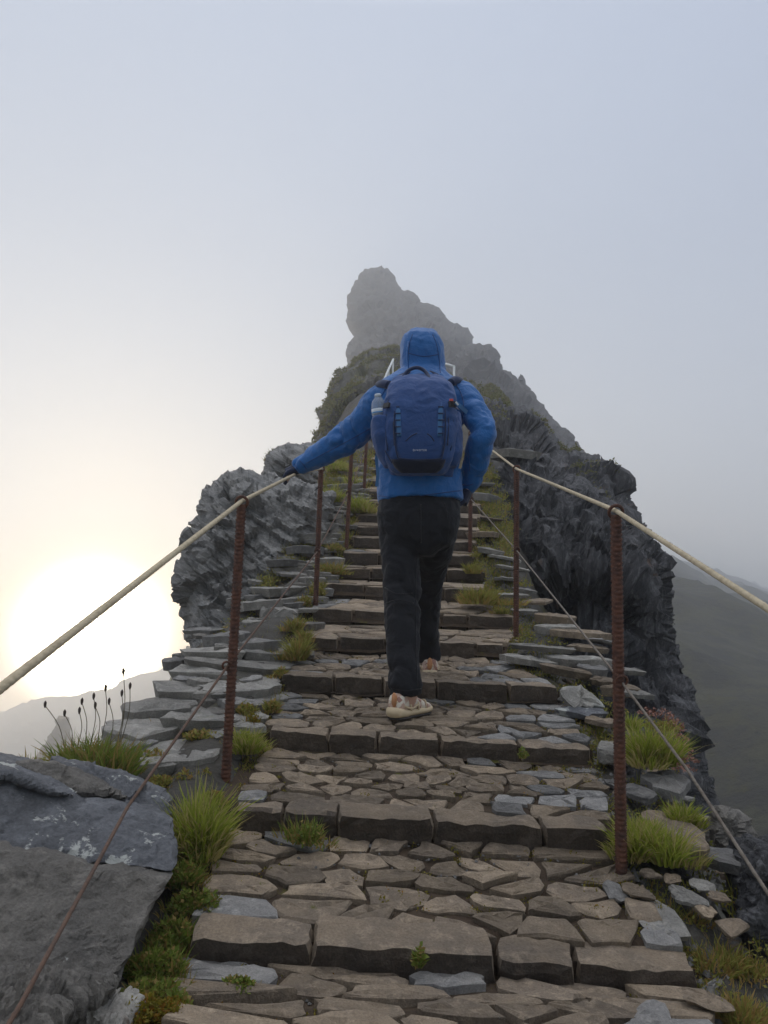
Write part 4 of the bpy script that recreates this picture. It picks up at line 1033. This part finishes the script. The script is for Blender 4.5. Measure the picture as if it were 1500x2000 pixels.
def fuse(name, V, Fc, vox, mat, parent, smooth_it=6, disp=None):
    me = bpy.data.meshes.new(name + '_tmp'); me.from_pydata([tuple(v) for v in V], [], Fc); me.update(); recalc(me)
    o = bpy.data.objects.new('tmp', me); col.objects.link(o)
    r = o.modifiers.new('r', 'REMESH'); r.mode = 'VOXEL'; r.voxel_size = vox
    s = o.modifiers.new('s', 'SMOOTH'); s.factor = .5; s.iterations = smooth_it
    dg = bpy.context.evaluated_depsgraph_get(); me2 = bpy.data.meshes.new_from_object(o.evaluated_get(dg))
    bpy.data.objects.remove(o); bpy.data.meshes.remove(me)
    if disp:
        m_ = len(me2.vertices); co = np.empty(m_ * 3); me2.vertices.foreach_get('co', co); co = co.reshape(-1, 3)
        no = np.empty(m_ * 3); me2.vertices.foreach_get('normal', no); no = no.reshape(-1, 3)
        me2.vertices.foreach_set('co', disp(co, no).ravel()); me2.update()
    me2.name = name
    return reparent(link(name, me2, mat, None, True), parent)
person = empty('person', at(800, 1395, 3.15))
tag(person, 'hiker in blue hooded jacket and black trousers climbing the stairs, one hand on the rope', 'person')
ARM_L = [(770, 772, 34, 3.33), (742, 786, 36, 3.36), (716, 820, 33, 3.42), (690, 846, 31, 3.46), (655, 872, 28, 3.50), (622, 890, 25, 3.55), (596, 905, 19, 3.59), (576, 914, 13, 3.61)]
ARM_R = [(880, 770, 34, 3.33), (905, 778, 33, 3.30), (926, 808, 29, 3.24), (944, 840, 25, 3.18), (936, 872, 27, 3.20), (930, 905, 26, 3.25), (922, 935, 19, 3.29), (912, 962, 13, 3.31)]
TORSO = [(820, 976, 83, 3.25, .135), (820, 955, 83, 3.25, .14), (819, 915, 81, 3.26, .135), (818, 870, 80, 3.28, .13), (818, 830, 82, 3.30, .13), (820, 795, 88, 3.32, .13), (822, 770, 92, 3.33, .12), (823, 752, 84, 3.34, .105), (824, 738, 62, 3.35, .09), (825, 726, 46, 3.37, .085)]
HOOD = [(826, 738, 42, 3.38, .09), (826, 722, 43, 3.40, .105), (825, 700, 43, 3.41, .122), (824, 680, 42, 3.415, .126), (823, 664, 37, 3.42, .115), (823, 653, 29, 3.43, .085), (823, 648, 18, 3.43, .05)]
def folds(amp, sc_=(9, 9, 13), warp=.35):
    def d(co, no):
        q = co * np.array(sc_); q = q + warp * np.column_stack([fbm(co * 5 + o_, 2) for o_ in (0, 9, 18)]) * 3
        h = np.clip(1 - 2.2 * np.abs(vnoise(q)), -.2, 1) * .6 + np.clip(1 - 2.6 * np.abs(vnoise(q[:, [2, 0, 1]] * np.array([.8, .5, 1.3]) + 4)), -.2, 1) * .45 + .25 * ridged(q * 2.3, 2)
        return co + no * (h * amp - amp * .4)[:, None]
    return d
V, Fc = [], []
loft(V, Fc, TORSO); loft(V, Fc, HOOD, p=2.4); limb(V, Fc, ARM_L, shrink=.93); limb(V, Fc, ARM_R, shrink=.93)
def limbfold(co, no, pts, amp, freq, spiral, seed=0, width=1.5, focus=None):
    """creases that wind round a limb, deepest where it bends"""
    c = np.array([tuple(p) for p in catmull([at(a, b, Y) for a, b, r, Y in pts], 6)]); rad = np.interp(np.linspace(0, 1, len(c)), np.linspace(0, 1, len(pts)), [r * mpp(a, b, Y) for a, b, r, Y in pts])
    d = np.linalg.norm(co[:, None, :] - c[None], axis=2); i = d.argmin(1); near = d[np.arange(len(co)), i] / rad[i]
    L = np.concatenate([[0], np.cumsum(np.linalg.norm(np.diff(c, axis=0), axis=1))]); tg = np.gradient(c, axis=0); tg /= np.linalg.norm(tg, axis=1)[:, None]
    rel = co - c[i]; tt = L[i] + (rel * tg[i]).sum(1); ref = np.cross(tg[i], np.array([.1, 1, .2])); ref /= np.linalg.norm(ref, axis=1)[:, None]; b2 = np.cross(tg[i], ref)
    phi = np.arctan2((rel * b2).sum(1), (rel * ref).sum(1))
    nz = fbm(co * 7 + seed, 3); s1 = tt * freq + spiral * phi / math.pi + nz * .55; s2 = tt * freq * .62 - spiral * 1.4 * phi / math.pi + fbm(co * 5 + seed + 9, 2) * .6
    f1 = np.abs(np.sin(math.pi * s1)); f2 = np.abs(np.sin(math.pi * s2))
    h = (f1 ** .7 - .62) * np.clip(.55 + 1.3 * vnoise(co * 4 + seed + 3), 0, 1.2) + .7 * (f2 ** .7 - .62) * np.clip(.4 + 1.4 * vnoise(co * 4 + seed + 40), 0, 1.2)
    if focus is not None:
        fw = sum(a_ * np.exp(-((tt / L[-1] - m_) / w_) ** 2) for m_, w_, a_ in focus); h = h * (.35 + fw)
    return h * amp * np.clip((width - near) / .25, 0, 1)
def jdisp(co, no):
    c2 = folds(.006, (4, 4, 7), .5)(co, no)
    dr = (c2 - co)
    h = limbfold(co, no, ARM_L[2:], .015, 8, .8, 1, 1.45, ((.25, .2, .9), (.6, .25, .7), (.95, .1, .6))) + limbfold(co, no, ARM_R[2:], .015, 9, .7, 5, 1.45, ((.25, .25, 1.1), (.85, .2, .7)))
    c2 = c2 + no * h[:, None]
    # soft drop of the hem on the rope side
    k = np.clip((at(820, 960, 3.25).z - co[:, 2]) / .08, 0, 1) * np.clip((at(800, 960, 3.25).x - co[:, 0]) / .13, 0, 1)
    c2[:, 2] -= k * .035
    return c2
jk = fuse('jacket', V, Fc, .0085, M_JACKET, person, 5, jdisp)
tag(jk, 'blue waterproof jacket with its hood up')
# seam and drawcord trims of the jacket
hr = [at(824 + 45 * math.cos(t) * 1.0, 694 - 38 * math.sin(t), 3.40) for t in np.linspace(-.5, math.pi + .5, 18)]
for (a1, b1, c1, Yq) in ((797, 660, 793, 3.33),):
    pts = catmull([at(800, 655, 3.345), at(796, 680, 3.285), at(796, 705, 3.28), at(800, 728, 3.29)], 5)
    reparent(tube_obj('hood_seam', pts, .0035, M_JACKET, None, 6), jk)
hemp = []
V, Fc = [], []
for (a, b, hw, Y, r_) in ((572, 914, 0, 3.612, .024), (911, 964, 0, 3.31, .024)):
    pass
# legs
LEG_L = [(784, 1020, 40, 3.24), (781, 1065, 40, 3.23), (783, 1110, 38, 3.21), (785, 1150, 37, 3.20), (785, 1200, 36, 3.17), (786, 1250, 34.5, 3.14), (788, 1290, 32, 3.11), (790, 1318, 32, 3.09), (792, 1340, 34, 3.085), (793, 1357, 32, 3.085)]
LEG_R = [(854, 1020, 42, 3.26), (850, 1060, 40, 3.32), (840, 1100, 36, 3.44), (834, 1140, 33, 3.53), (831, 1190, 30, 3.60), (832, 1240, 27, 3.64), (836, 1272, 24, 3.665), (838, 1292, 22, 3.67)]
PELV = [(812, 1085, 34, 3.24, .09), (815, 1062, 66, 3.24, .12), (817, 1035, 77, 3.24, .135), (818, 1005, 80, 3.24, .138), (819, 975, 78, 3.25, .12), (820, 950, 74, 3.26, .10)]
V, Fc = [], []
loft(V, Fc, PELV); limb(V, Fc, LEG_L, shrink=.95); limb(V, Fc, LEG_R, shrink=.95)
def tdisp(co, no):
    c2 = folds(.006, (6, 6, 5), .6)(co, no)
    h = limbfold(co, no, LEG_L, .012, 8, 1.1, 2, 1.35, ((.1, .12, .7), (.45, .14, 1.0), (.88, .12, 1.0))) + limbfold(co, no, LEG_R, .011, 8, 1.0, 7, 1.35, ((.15, .15, .8), (.5, .15, .9), (.9, .12, .9)))
    return c2 + no * h[:, None]
tr = fuse('trousers', V, Fc, .0085, M_TROUSER, person, 4, tdisp)

pk_ = [at(862, 985, 3.09), at(868, 1000, 3.095), at(870, 1012, 3.10)]
from mathutils.bvhtree import BVHTree
def seams(src, lines, r, mat, name='seam'):
    me = src.data; bv = BVHTree.FromPolygons([v.co for v in me.vertices], [p.vertices for p in me.polygons]); V, Fc = [], []
    for ln in lines:
        pts = []
        P2 = catmull([Vector((x, y, 0)) for x, y in ln], 7)
        for q in P2:
            d = ray(q.x, q.y).normalized(); hit = bv.ray_cast(Vector((0, 0, 0)), d)
            if hit[0] is not None and (not pts or (hit[0] - pts[-1]).length < .08): pts.append(hit[0] + hit[1] * r * .25)
        if len(pts) > 3: tube(V, Fc, pts, r, 6); reparent(pyd(name, V, Fc, mat, None, True), src); V, Fc = [], []
seams(jk, [[(806, 653), (800, 672), (797, 700), (800, 728)], [(845, 653), (853, 675), (858, 705), (860, 728)], [(798, 690), (828, 696), (857, 692)], [(756, 756), (745, 775), (740, 800), (742, 830)], [(890, 750), (902, 772), (906, 800), (900, 828)],
           [(739, 968), (780, 972), (820, 968), (860, 963), (901, 958)], [(575, 906), (580, 914), (584, 920)], [(585, 899), (593, 908), (598, 916)], [(902, 946), (913, 948), (924, 945)], [(735, 830), (700, 850), (660, 872), (625, 890), (600, 904)], [(905, 850), (915, 880), (917, 920)]], .0022, M_SEAM)
seams(tr, [[(822, 985), (822, 1020), (822, 1060)], [(868, 984), (872, 1000), (873, 1014)], [(752, 1148), (775, 1160), (805, 1158)], [(750, 1180), (775, 1172), (808, 1178)], [(815, 1080), (812, 1150), (812, 1250), (815, 1340)], [(765, 1345), (795, 1349), (822, 1345)], [(738, 1000), (745, 1015), (750, 1040)]], .0022, M_SEAMT)
# body inside the clothes: head with a face, neck, trunk, arms, hands with five fingers, legs
V, Fc = [], []
hc = at(824, 690, 3.475)
ball(V, Fc, hc + Vector((0, .0, .01)), .074, .095, .105); ball(V, Fc, hc + Vector((0, .045, -.06)), .055, .062, .058)
ball(V, Fc, hc + Vector((0, .105, -.012)), .012, .022, .022, 8, 6); ball(V, Fc, hc + Vector((0, .098, -.055)), .024, .014, .008, 8, 6)
for s in (-1, 1):
    ball(V, Fc, hc + Vector((s * .076, .0, -.005)), .01, .02, .03, 8, 6); ball(V, Fc, hc + Vector((s * .03, .088, .022)), .013, .008, .008, 8, 6)
limb(V, Fc, [(825, 745, 24, 3.38), (825, 725, 23, 3.40), (824, 705, 24, 3.42)])
loft(V, Fc, [(a, b, hw * .86, Y, hd * .82) for a, b, hw, Y, hd in TORSO[:-1]]); limb(V, Fc, ARM_L, shrink=.62); limb(V, Fc, ARM_R, shrink=.62)
loft(V, Fc, [(a, b, hw * .86, Y, hd * .82) for a, b, hw, Y, hd in PELV]); limb(V, Fc, LEG_L + [(790, 1385, 22, 3.10)], shrink=.7); limb(V, Fc, LEG_R + [(838, 1308, 15, 3.68)], shrink=.7)
def hand(V, Fc, wrist, fwd, palm_n, thumb, curl, size=1.0, grow=0.0):
    """palm and five fingers; fwd along the palm, palm_n the palm side, thumb the side the thumb leaves"""
    fwd = fwd.normalized(); side = thumb.normalized(); pn = palm_n.normalized(); pl = .088 * size
    tube(V, Fc, [wrist - fwd * .03, wrist, wrist + fwd * pl * .5, wrist + fwd * pl], [.024 * size, .026 * size, .03 * size, .026 * size], 10)
    for k in (-1, 1): tube(V, Fc, [wrist + fwd * .02 + side * (.02 * k), wrist + fwd * pl * .9 + side * (.024 * k)], [.017 * size, .016 * size], 8)
    for i, L in enumerate((.072, .080, .075, .060)):
        b0 = wrist + fwd * pl * .85 + side * (.033 - .022 * i) * size; d = fwd.copy(); q = b0; P = [q]
        for j, f in enumerate((.45, .32, .23)):
            an = curl * (.9 if j == 0 else 1.1); ax = pn.cross(d)
            d = (d * math.cos(an) + pn * math.sin(an)).normalized() if j == 0 else (d * math.cos(an) + (pn - d * pn.dot(d)).normalized() * math.sin(an) if (pn - d * pn.dot(d)).length > .2 else (-fwd * math.sin(an) + d * math.cos(an))).normalized()
            q = q + d * L * f * size; P.append(q)
        tube(V, Fc, P, [.0098 * size + grow, .0092 * size + grow, .0085 * size + grow, .0068 * size + grow], 8)
    b0 = wrist + fwd * .022 + side * .024 * size; P = [b0, b0 + (side * .8 + fwd * .6).normalized() * .035 * size]
    P.append(P[1] + (fwd * .8 + pn * .6).normalized() * .03 * size); P.append(P[2] + (fwd * .5 + pn * .9).normalized() * .022 * size)
    tube(V, Fc, P, [.0135 * size + grow, .012 * size + grow, .0105 * size + grow, .0085 * size + grow], 8)
rope_d = (L2t - L1t).normalized()
wl = at(592, 908, 3.60); fwd = (HAND + Vector((0, 0, .02)) - wl); fwd = Vector((-.85, .1, -.35))
HL = (at(590, 912, 3.60), fwd, Vector((-.25, 0, -1)), rope_d, 1.0)
HR = (at(914, 952, 3.305), Vector((-.35, -.15, -1)), Vector((-1, .2, .1)), Vector((-.1, 1, 0)), .55)
hand(V, Fc, *HL, size=.92); hand(V, Fc, *HR, size=.92)
body = fuse('body', V, Fc, .0065, M_SKIN, person, 2)
for s_ in (-1, 1):
    V, Fc = [], []; ball(V, Fc, hc + Vector((s_ * .03, .090, .020)), .011, .009, .007, 10, 8); reparent(pyd('eye', V, Fc, M_SEED, None, True), body)
V, Fc = [], []; hand(V, Fc, *HL, size=1.0, grow=.0015); gl = fuse('glove', V, Fc, .0045, M_JACKET_D, person, 2)
V, Fc = [], []; hand(V, Fc, *HR, size=1.0, grow=.0015); gl = fuse('glove', V, Fc, .0045, M_JACKET_D, person, 2)
# shoes
def shoe(heel, yaw, pitch_):
    R_ = Matrix.Rotation(-yaw, 3, 'Z') @ Matrix.Rotation(pitch_, 3, 'X')
    T_ = lambda x, y, z: heel + R_ @ Vector((x, y, z))
    prof = [(0.0, .026, .022, .072), (.012, .036, .016, .100), (.045, .040, .014, .108), (.085, .038, .014, .106), (.12, .038, .014, .092), (.16, .042, .014, .076), (.20, .046, .014, .058), (.24, .042, .015, .048), (.268, .028, .018, .038), (.282, .012, .022, .030)]
    def sect(lst, n=16, pw=2.6):
        V, Fc = [], []
        for (y, hw, z0, z1) in lst:
            for k in range(n):
                t = 2 * math.pi * k / n; ct, st = math.cos(t), math.sin(t); r = (abs(ct) ** pw + abs(st) ** pw) ** (-1 / pw)
                V.append(T_(hw * r * ct, y, (z0 + z1) / 2 + (z1 - z0) / 2 * r * st))
        m_ = len(lst)
        for i in range(m_ - 1):
            for k in range(n): Fc.append((i * n + k, i * n + (k + 1) % n, (i + 1) * n + (k + 1) % n, (i + 1) * n + k))
        Fc.append(tuple(range(n))[::-1]); Fc.append(tuple((m_ - 1) * n + k for k in range(n))); return V, Fc
    V, Fc = sect(prof); up = reparent(pyd('shoe', V, Fc, M_SHOE, None, True), person); recalc(up.data)
    V, Fc = sect([(y - .006 if y < .02 else y + (.004 if y > .25 else 0), hw + .006, .005, .030 + .016 * math.exp(-y / .05) + (.004 if i % 2 else 0)) for i, (y, hw, _, _) in enumerate(prof)], 16, 4)
    s_ = reparent(pyd('midsole', V, Fc, M_SOLE, None, True), up); recalc(s_.data)
    V, Fc = sect([(y, hw + .003, -.004, .008) for (y, hw, _, _) in prof], 12, 4)
    s_ = reparent(pyd('outsole', V, Fc, M_OUTSOLE, None, True), up); recalc(s_.data)
    V, Fc = sect([(-.006, .009, .055, .100), (.000, .013, .046, .106), (.008, .011, .05, .098)], 10); s_ = reparent(pyd('heel_tab', V, Fc, M_ORANGE, None, True), up); recalc(s_.data)
    for k in range(3):
        y = .07 + .05 * k; pts = [T_(x_, y + .012 * k, z_) for x_, z_ in ((-.043, .028), (-.036, .06), (0, .088 - .016 * k), (.036, .06), (.043, .028))]
        reparent(tube_obj('overlay', catmull(pts, 4), .0045, M_SOLE, None, 6), up)
    pts = [T_(x_, y_, z_) for x_, y_, z_ in ((-.036, .02, .085), (-.04, .06, .05), (-.042, .10, .035))]
    for s_ in (-1, 1):
        pts = [T_(s_ * x_, y_, z_) for x_, y_, z_ in ((.012, .0, .07), (.036, .03, .05), (.042, .08, .038), (.044, .12, .05))]
        reparent(tube_obj('overlay', catmull(pts, 4), .005, M_SOLE, None, 6), up)
shoe(at(769, 1404, 3.02), math.radians(33), 0.0)
shoe(at(839, 1327, 3.60), math.radians(6), 0.0)

# ------------------------------------------------------------------ backpack
pack = empty('backpack', at(818, 925, 3.08)); tag(pack, 'navy backpack with light blue straps worn by the hiker', 'backpack')
PK = [(818, 926, 44, 3.09, .055), (817, 918, 56, 3.095, .075), (817, 900, 65, 3.09, .098), (818, 870, 71, 3.09, .110), (819, 840, 73, 3.09, .112), (820, 805, 72, 3.095, .108), (822, 775, 68, 3.11, .098), (823, 755, 62, 3.13, .085), (823, 742, 52, 3.16, .055), (823, 735, 38, 3.18, .03)]
V, Fc = [], []; loft(V, Fc, PK, 40, 3.0); loft(V, Fc, [(822, 930, 60, 3.16, .05), (822, 900, 66, 3.17, .06), (822, 800, 66, 3.19, .05), (822, 745, 52, 3.21, .04)], 30, 3.0)
def pkd(co, no): return folds(.008, (5, 5, 6))(co, no)
pb = fuse('pack_body', V, Fc, .0075, M_PACK, pack, 3, pkd)
def packY(px, py):
    """distance of the pack's outer skin behind a pixel"""
    ys = [r_[1] for r_ in PK][::-1]; R_ = PK[::-1]; g_ = lambda i: float(np.interp(py, ys, [r_[i] for r_ in R_]))
    u = min(.985, abs(px - g_(0)) / g_(2)); return g_(3) - g_(4) * (1 - u ** 3) ** (1 / 3)
def on(px, py, d=.006): return at(px, py, packY(px, py) - d)
def patch(name, poly_rows, mat, d, parent=pack, th=.006, nx=14):
    """sewn panel following the pack skin: rows of (py, x left, x right)"""
    V, Fc = [], []
    for (py, a, b) in poly_rows:
        for i in range(nx + 1):
            px = a + (b - a) * i / nx; e_ = min(i, nx - i); V.append(on(px, py, d if e_ > 0 else d - th))
    for (py, a, b) in poly_rows:
        for i in range(nx + 1): px = a + (b - a) * i / nx; V.append(on(px, py, d - th - .008))
    m_ = len(poly_rows); o_ = m_ * (nx + 1)
    for j in range(m_ - 1):
        for i in range(nx):
            q = j * (nx + 1) + i; Fc.append((q, q + 1, q + nx + 2, q + nx + 1)); Fc.append((o_ + q, o_ + q + nx + 1, o_ + q + nx + 2, o_ + q + 1))
    bd_ = [i for i in range(nx + 1)] + [j * (nx + 1) + nx for j in range(1, m_)] + [(m_ - 1) * (nx + 1) + i for i in range(nx - 1, -1, -1)] + [j * (nx + 1) for j in range(m_ - 2, 0, -1)]
    for i in range(len(bd_)): a, b = bd_[i], bd_[(i + 1) % len(bd_)]; Fc.append((a, o_ + a, o_ + b, b))
    o = pyd(name, V, Fc, mat, None, True); recalc(o.data); return reparent(o, parent)
patch('front_panel', [(785, 786, 856), (790, 775, 866), (800, 771, 869), (820, 770, 870), (840, 770, 870), (860, 771, 869), (880, 774, 867), (895, 780, 862), (902, 786, 856)], M_PACK2, .007)
patch('base_pad', [(897, 764, 872), (904, 766, 870), (912, 770, 866), (919, 777, 860), (924, 784, 853)], M_PACK_D, .010, th=.008)
patch('top_lid', [(742, 798, 846), (750, 792, 852), (758, 790, 855), (766, 794, 850), (770, 800, 845)], M_WEBD, .006, th=.005)
for x in (777, 861):
    patch('webbing', [(786 + 6 * k, x - 4.5 + (.8 if x < 800 else -.8) * k * .3, x + 4.5 + (.8 if x < 800 else -.8) * k * .3) for k in range(12)], M_WEB, .012, th=.003, nx=3)
    for k in range(5):
        yy = 793 + 13 * k; patch('loop', [(yy, x - 5.5, x + 5.5), (yy + 2.5, x - 5.5, x + 5.5)], M_WEBD, .0155, th=.003, nx=3)
for s in (-1, 1):
    X = lambda d: 822 + s * d
    pts = catmull([on(X(66), 812), on(X(64), 785), on(X(56), 766), on(X(42), 756), on(X(28), 756), on(X(24), 768)], 6)
    reparent(tube_obj('zip', pts, .0042, M_WEBD, None, 6), pack)
    pts = catmull([on(X(52), 870), on(X(54), 830), on(X(52), 785)], 5); reparent(tube_obj('seam', pts, .003, M_WEBD, None, 6), pack)
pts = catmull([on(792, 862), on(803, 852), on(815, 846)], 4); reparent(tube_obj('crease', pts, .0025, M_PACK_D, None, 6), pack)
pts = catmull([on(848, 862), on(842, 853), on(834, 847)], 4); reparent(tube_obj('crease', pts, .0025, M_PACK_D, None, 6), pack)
reparent(tube_obj('seam', catmull([on(760, 782), on(790, 780), (on(822, 779)), on(850, 780), on(880, 783)], 5), .003, M_WEBD, None, 6), pack)
for pts in ([(772, 788), (770, 820), (771, 860), (776, 890), (784, 896), (820, 898), (858, 896), (864, 890), (869, 860), (870, 820), (868, 788)],):
    reparent(tube_obj('seam', catmull([on(x, y, .008) for x, y in pts], 5), .0032, M_WEBD, None, 6), pack)
for pts in ([(758, 800), (754, 840), (757, 880)], [(882, 800), (886, 840), (880, 880)], [(766, 905), (752, 880)], [(872, 905), (884, 885)]):
    reparent(tube_obj('seam', catmull([on(x, y, .004) for x, y in pts], 5), .0028, M_WEBD, None, 6), pack)
# carrying handle, padded loop above the lid
Yh = 3.12
pts = catmull([at(781, 757, 3.06), at(786, 740, Yh), at(796, 725, Yh + .02), (at(812, 718, Yh + .02)), at(826, 722, Yh + .02), at(836, 733, Yh), at(842, 750, 3.06)], 6)
reparent(tube_obj('handle', pts, .0085, M_WEBD, None, 8), pack)
pts = catmull([at(762, 756, 3.20), at(776, 738, 3.24), at(800, 728, 3.27)], 5); reparent(tube_obj('strap', pts, .010, M_WEBD, None, 8), pack)
pts = catmull([at(868, 752, 3.20), at(858, 736, 3.24), at(840, 727, 3.27)], 5); reparent(tube_obj('strap', pts, .010, M_WEBD, None, 8), pack)
for pp in ([(760, 752, 3.22), (750, 750, 3.25), (742, 752, 3.30), (738, 760, 3.38), (745, 780, 3.46), (752, 830, 3.47), (760, 880, 3.40)], [(880, 748, 3.22), (890, 743, 3.25), (898, 746, 3.30), (903, 755, 3.38), (898, 780, 3.46), (890, 830, 3.47), (880, 880, 3.40)]):
    reparent(tube_obj('shoulder_strap', catmull([at(*q) for q in pp], 5), .021, M_WEBD, None, 8), pack)
# side pockets
def pocket(rings, mat=M_PACK):
    V, Fc = [], []; loft(V, Fc, rings, 24, 2.4); return fuse('side_pocket', V, Fc, .0075, mat, pack, 3, pkd)
pocket([(764, 912, 12, 3.12, .05), (758, 890, 20, 3.11, .07), (751, 860, 23, 3.10, .085), (747, 832, 21, 3.10, .085), (746, 820, 20, 3.095, .08)])
pocket([(878, 912, 14, 3.12, .05), (880, 890, 20, 3.12, .075), (882, 860, 19, 3.12, .08), (884, 825, 16, 3.13, .07), (884, 805, 13, 3.13, .05)])
# compression straps, buckles, whistle and loose webbing
def strapbox(name, pts, wd, th, mat, parent=pack):
    P = [Vector(p) for p in pts]; V, Fc = [], []
    for i, p in enumerate(P):
        tg = (P[min(i + 1, len(P) - 1)] - P[max(i - 1, 0)]).normalized(); nn = Vector((0, -1, .05)); s_ = tg.cross(nn).normalized(); nn = s_.cross(tg)
        for a, b in ((-1, -1), (1, -1), (1, 1), (-1, 1)): V.append(p + s_ * (wd / 2 * a) + nn * (th / 2 * b))
    for i in range(len(P) - 1):
        for k in range(4): Fc.append((i * 4 + k, i * 4 + (k + 1) % 4, i * 4 + 4 + (k + 1) % 4, i * 4 + 4 + k))
    Fc.append((3, 2, 1, 0)); q = (len(P) - 1) * 4; Fc.append((q, q + 1, q + 2, q + 3))
    return reparent(pyd(name, V, Fc, mat, None), parent)
strapbox('strap', [on(866, 795, .008), on(880, 795, .010), at(890, 795, 3.04), at(895, 798, 3.1)], .018, .003, M_WEBD)
bk = strapbox('buckle', [at(877, 789, 2.985), at(890, 790, 3.0)], .026, .010, M_BUCKLE)
o = strapbox('whistle', [at(881.5, 779.5, 2.985), at(881.5, 783.5, 2.985)], .016, .010, M_RED); tag(o, 'red whistle on the buckle')
for x in (879, 884): strapbox('buckle_prong', [at(x, 783, 2.985), at(x, 790, 2.985)], .004, .007, M_BUCKLE)
strapbox('loose_strap', [at(890, 786, 2.99), at(900, 794, 2.99), at(912, 806, 3.02)], .018, .003, M_WEB)
strapbox('strap_tip', [at(890, 785, 2.985), at(895, 791, 2.985)], .007, .004, M_SILVER)
strapbox('strap', [on(775, 792, .008), on(762, 792, .010), at(750, 793, 3.06), at(744, 794, 3.12)], .018, .003, M_WEBD)
strapbox('buckle', [at(760, 791, 2.99), at(750, 793, 3.02)], .022, .010, M_BUCKLE)
strapbox('zip_pull', [on(791, 750, .014), on(796, 757, .014), on(799, 762, .014)], .006, .004, M_SILVER)
strapbox('zip_pull', [on(788, 752, .012), on(791, 762, .014), on(795, 770, .014)], .008, .004, M_BUCKLE)
strapbox('loose_strap', [at(740, 872, 3.16), at(735, 895, 3.14), at(738, 925, 3.13), at(736, 950, 3.13)], .014, .003, M_WEB)
strapbox('loose_strap', [at(896, 842, 3.14), at(900, 870, 3.13), at(903, 895, 3.14), at(898, 915, 3.14)], .012, .003, M_ROPE)
fc = bpy.data.curves.new('lettering', 'FONT'); fc.body = 'DIVOTER'; fc.size = .0115; fc.extrude = .0004; fc.space_character = 1.35; fc.align_x = 'CENTER'
fo = bpy.data.objects.new('lettering_tmp', fc); col.objects.link(fo)
me = bpy.data.meshes.new_from_object(fo.evaluated_get(bpy.context.evaluated_depsgraph_get())); bpy.data.objects.remove(fo)
lo = link('lettering', me, M_PRINT); lo.matrix_world = Matrix.Translation(at(820, 881, packY(820, 880) - .010)) @ Matrix.Rotation(math.radians(-1.5), 4, 'Y') @ Matrix.Rotation(math.radians(86), 4, 'X')
mw = lo.matrix_world.copy(); lo.data.transform(mw); lo.matrix_world = Matrix.Identity(4); reparent(lo, pack)
# bottle in the side pocket
bc = at(741, 812, 3.085); bt = empty('water_bottle', bc); tag(bt, 'clear water bottle in the side pocket of the backpack', 'bottle')
axis = Vector((-.10, -.12, 1)).normalized(); s_ = mpp(741, 800, 3.02)
def lathe(name, prof, mat, n=18):
    V, Fc = [], []; tube(V, Fc, [bc + axis * z for z, r in prof], [r for z, r in prof], n); return reparent(pyd(name, V, Fc, mat, None, True), bt)
lathe('bottle_body', [(-.10, .030), (-.02, .032), (.0, .0315), (.012, .033), (.035, .033), (.045, .0315), (.055, .031), (.066, .027), (.076, .019), (.083, .014), (.086, .013)], M_BOTTLE)
lathe('cap', [(.084, .0145), (.096, .0145), (.098, .012)], M_LABEL)
lathe('bottle_label', [(.006, .0336), (.030, .0336)], M_LABEL); lathe('label_band', [(.010, .0339), (.016, .0339)], M_LABEL_B)
# ------------------------------------------------------------------ haze
hv = []
X0, X1, Y0_, Y1, Z0, Z1 = -470, 470, -75, 640, -108, 82
for z in (Z0, Z1):
    for y in (Y0_, Y1):
        for x in (X0, X1): hv.append((x, y, z))
hz = pyd('haze', hv, [(0, 2, 3, 1), (4, 5, 7, 6), (0, 1, 5, 4), (2, 6, 7, 3), (0, 4, 6, 2), (1, 3, 7, 5)])
tag(hz, 'pale mountain fog filling the air', 'fog', kind='stuff')
m = bpy.data.materials.new('haze'); m.use_nodes = True; t = m.node_tree; t.nodes.clear()
o = t.nodes.new('ShaderNodeOutputMaterial'); pv = t.nodes.new('ShaderNodeVolumePrincipled')
pv.inputs['Color'].default_value = (.97, .98, 1, 1); pv.inputs['Density'].default_value = .0040; pv.inputs['Anisotropy'].default_value = .55
t.links.new(pv.outputs[0], o.inputs['Volume']); hz.data.materials.append(m)
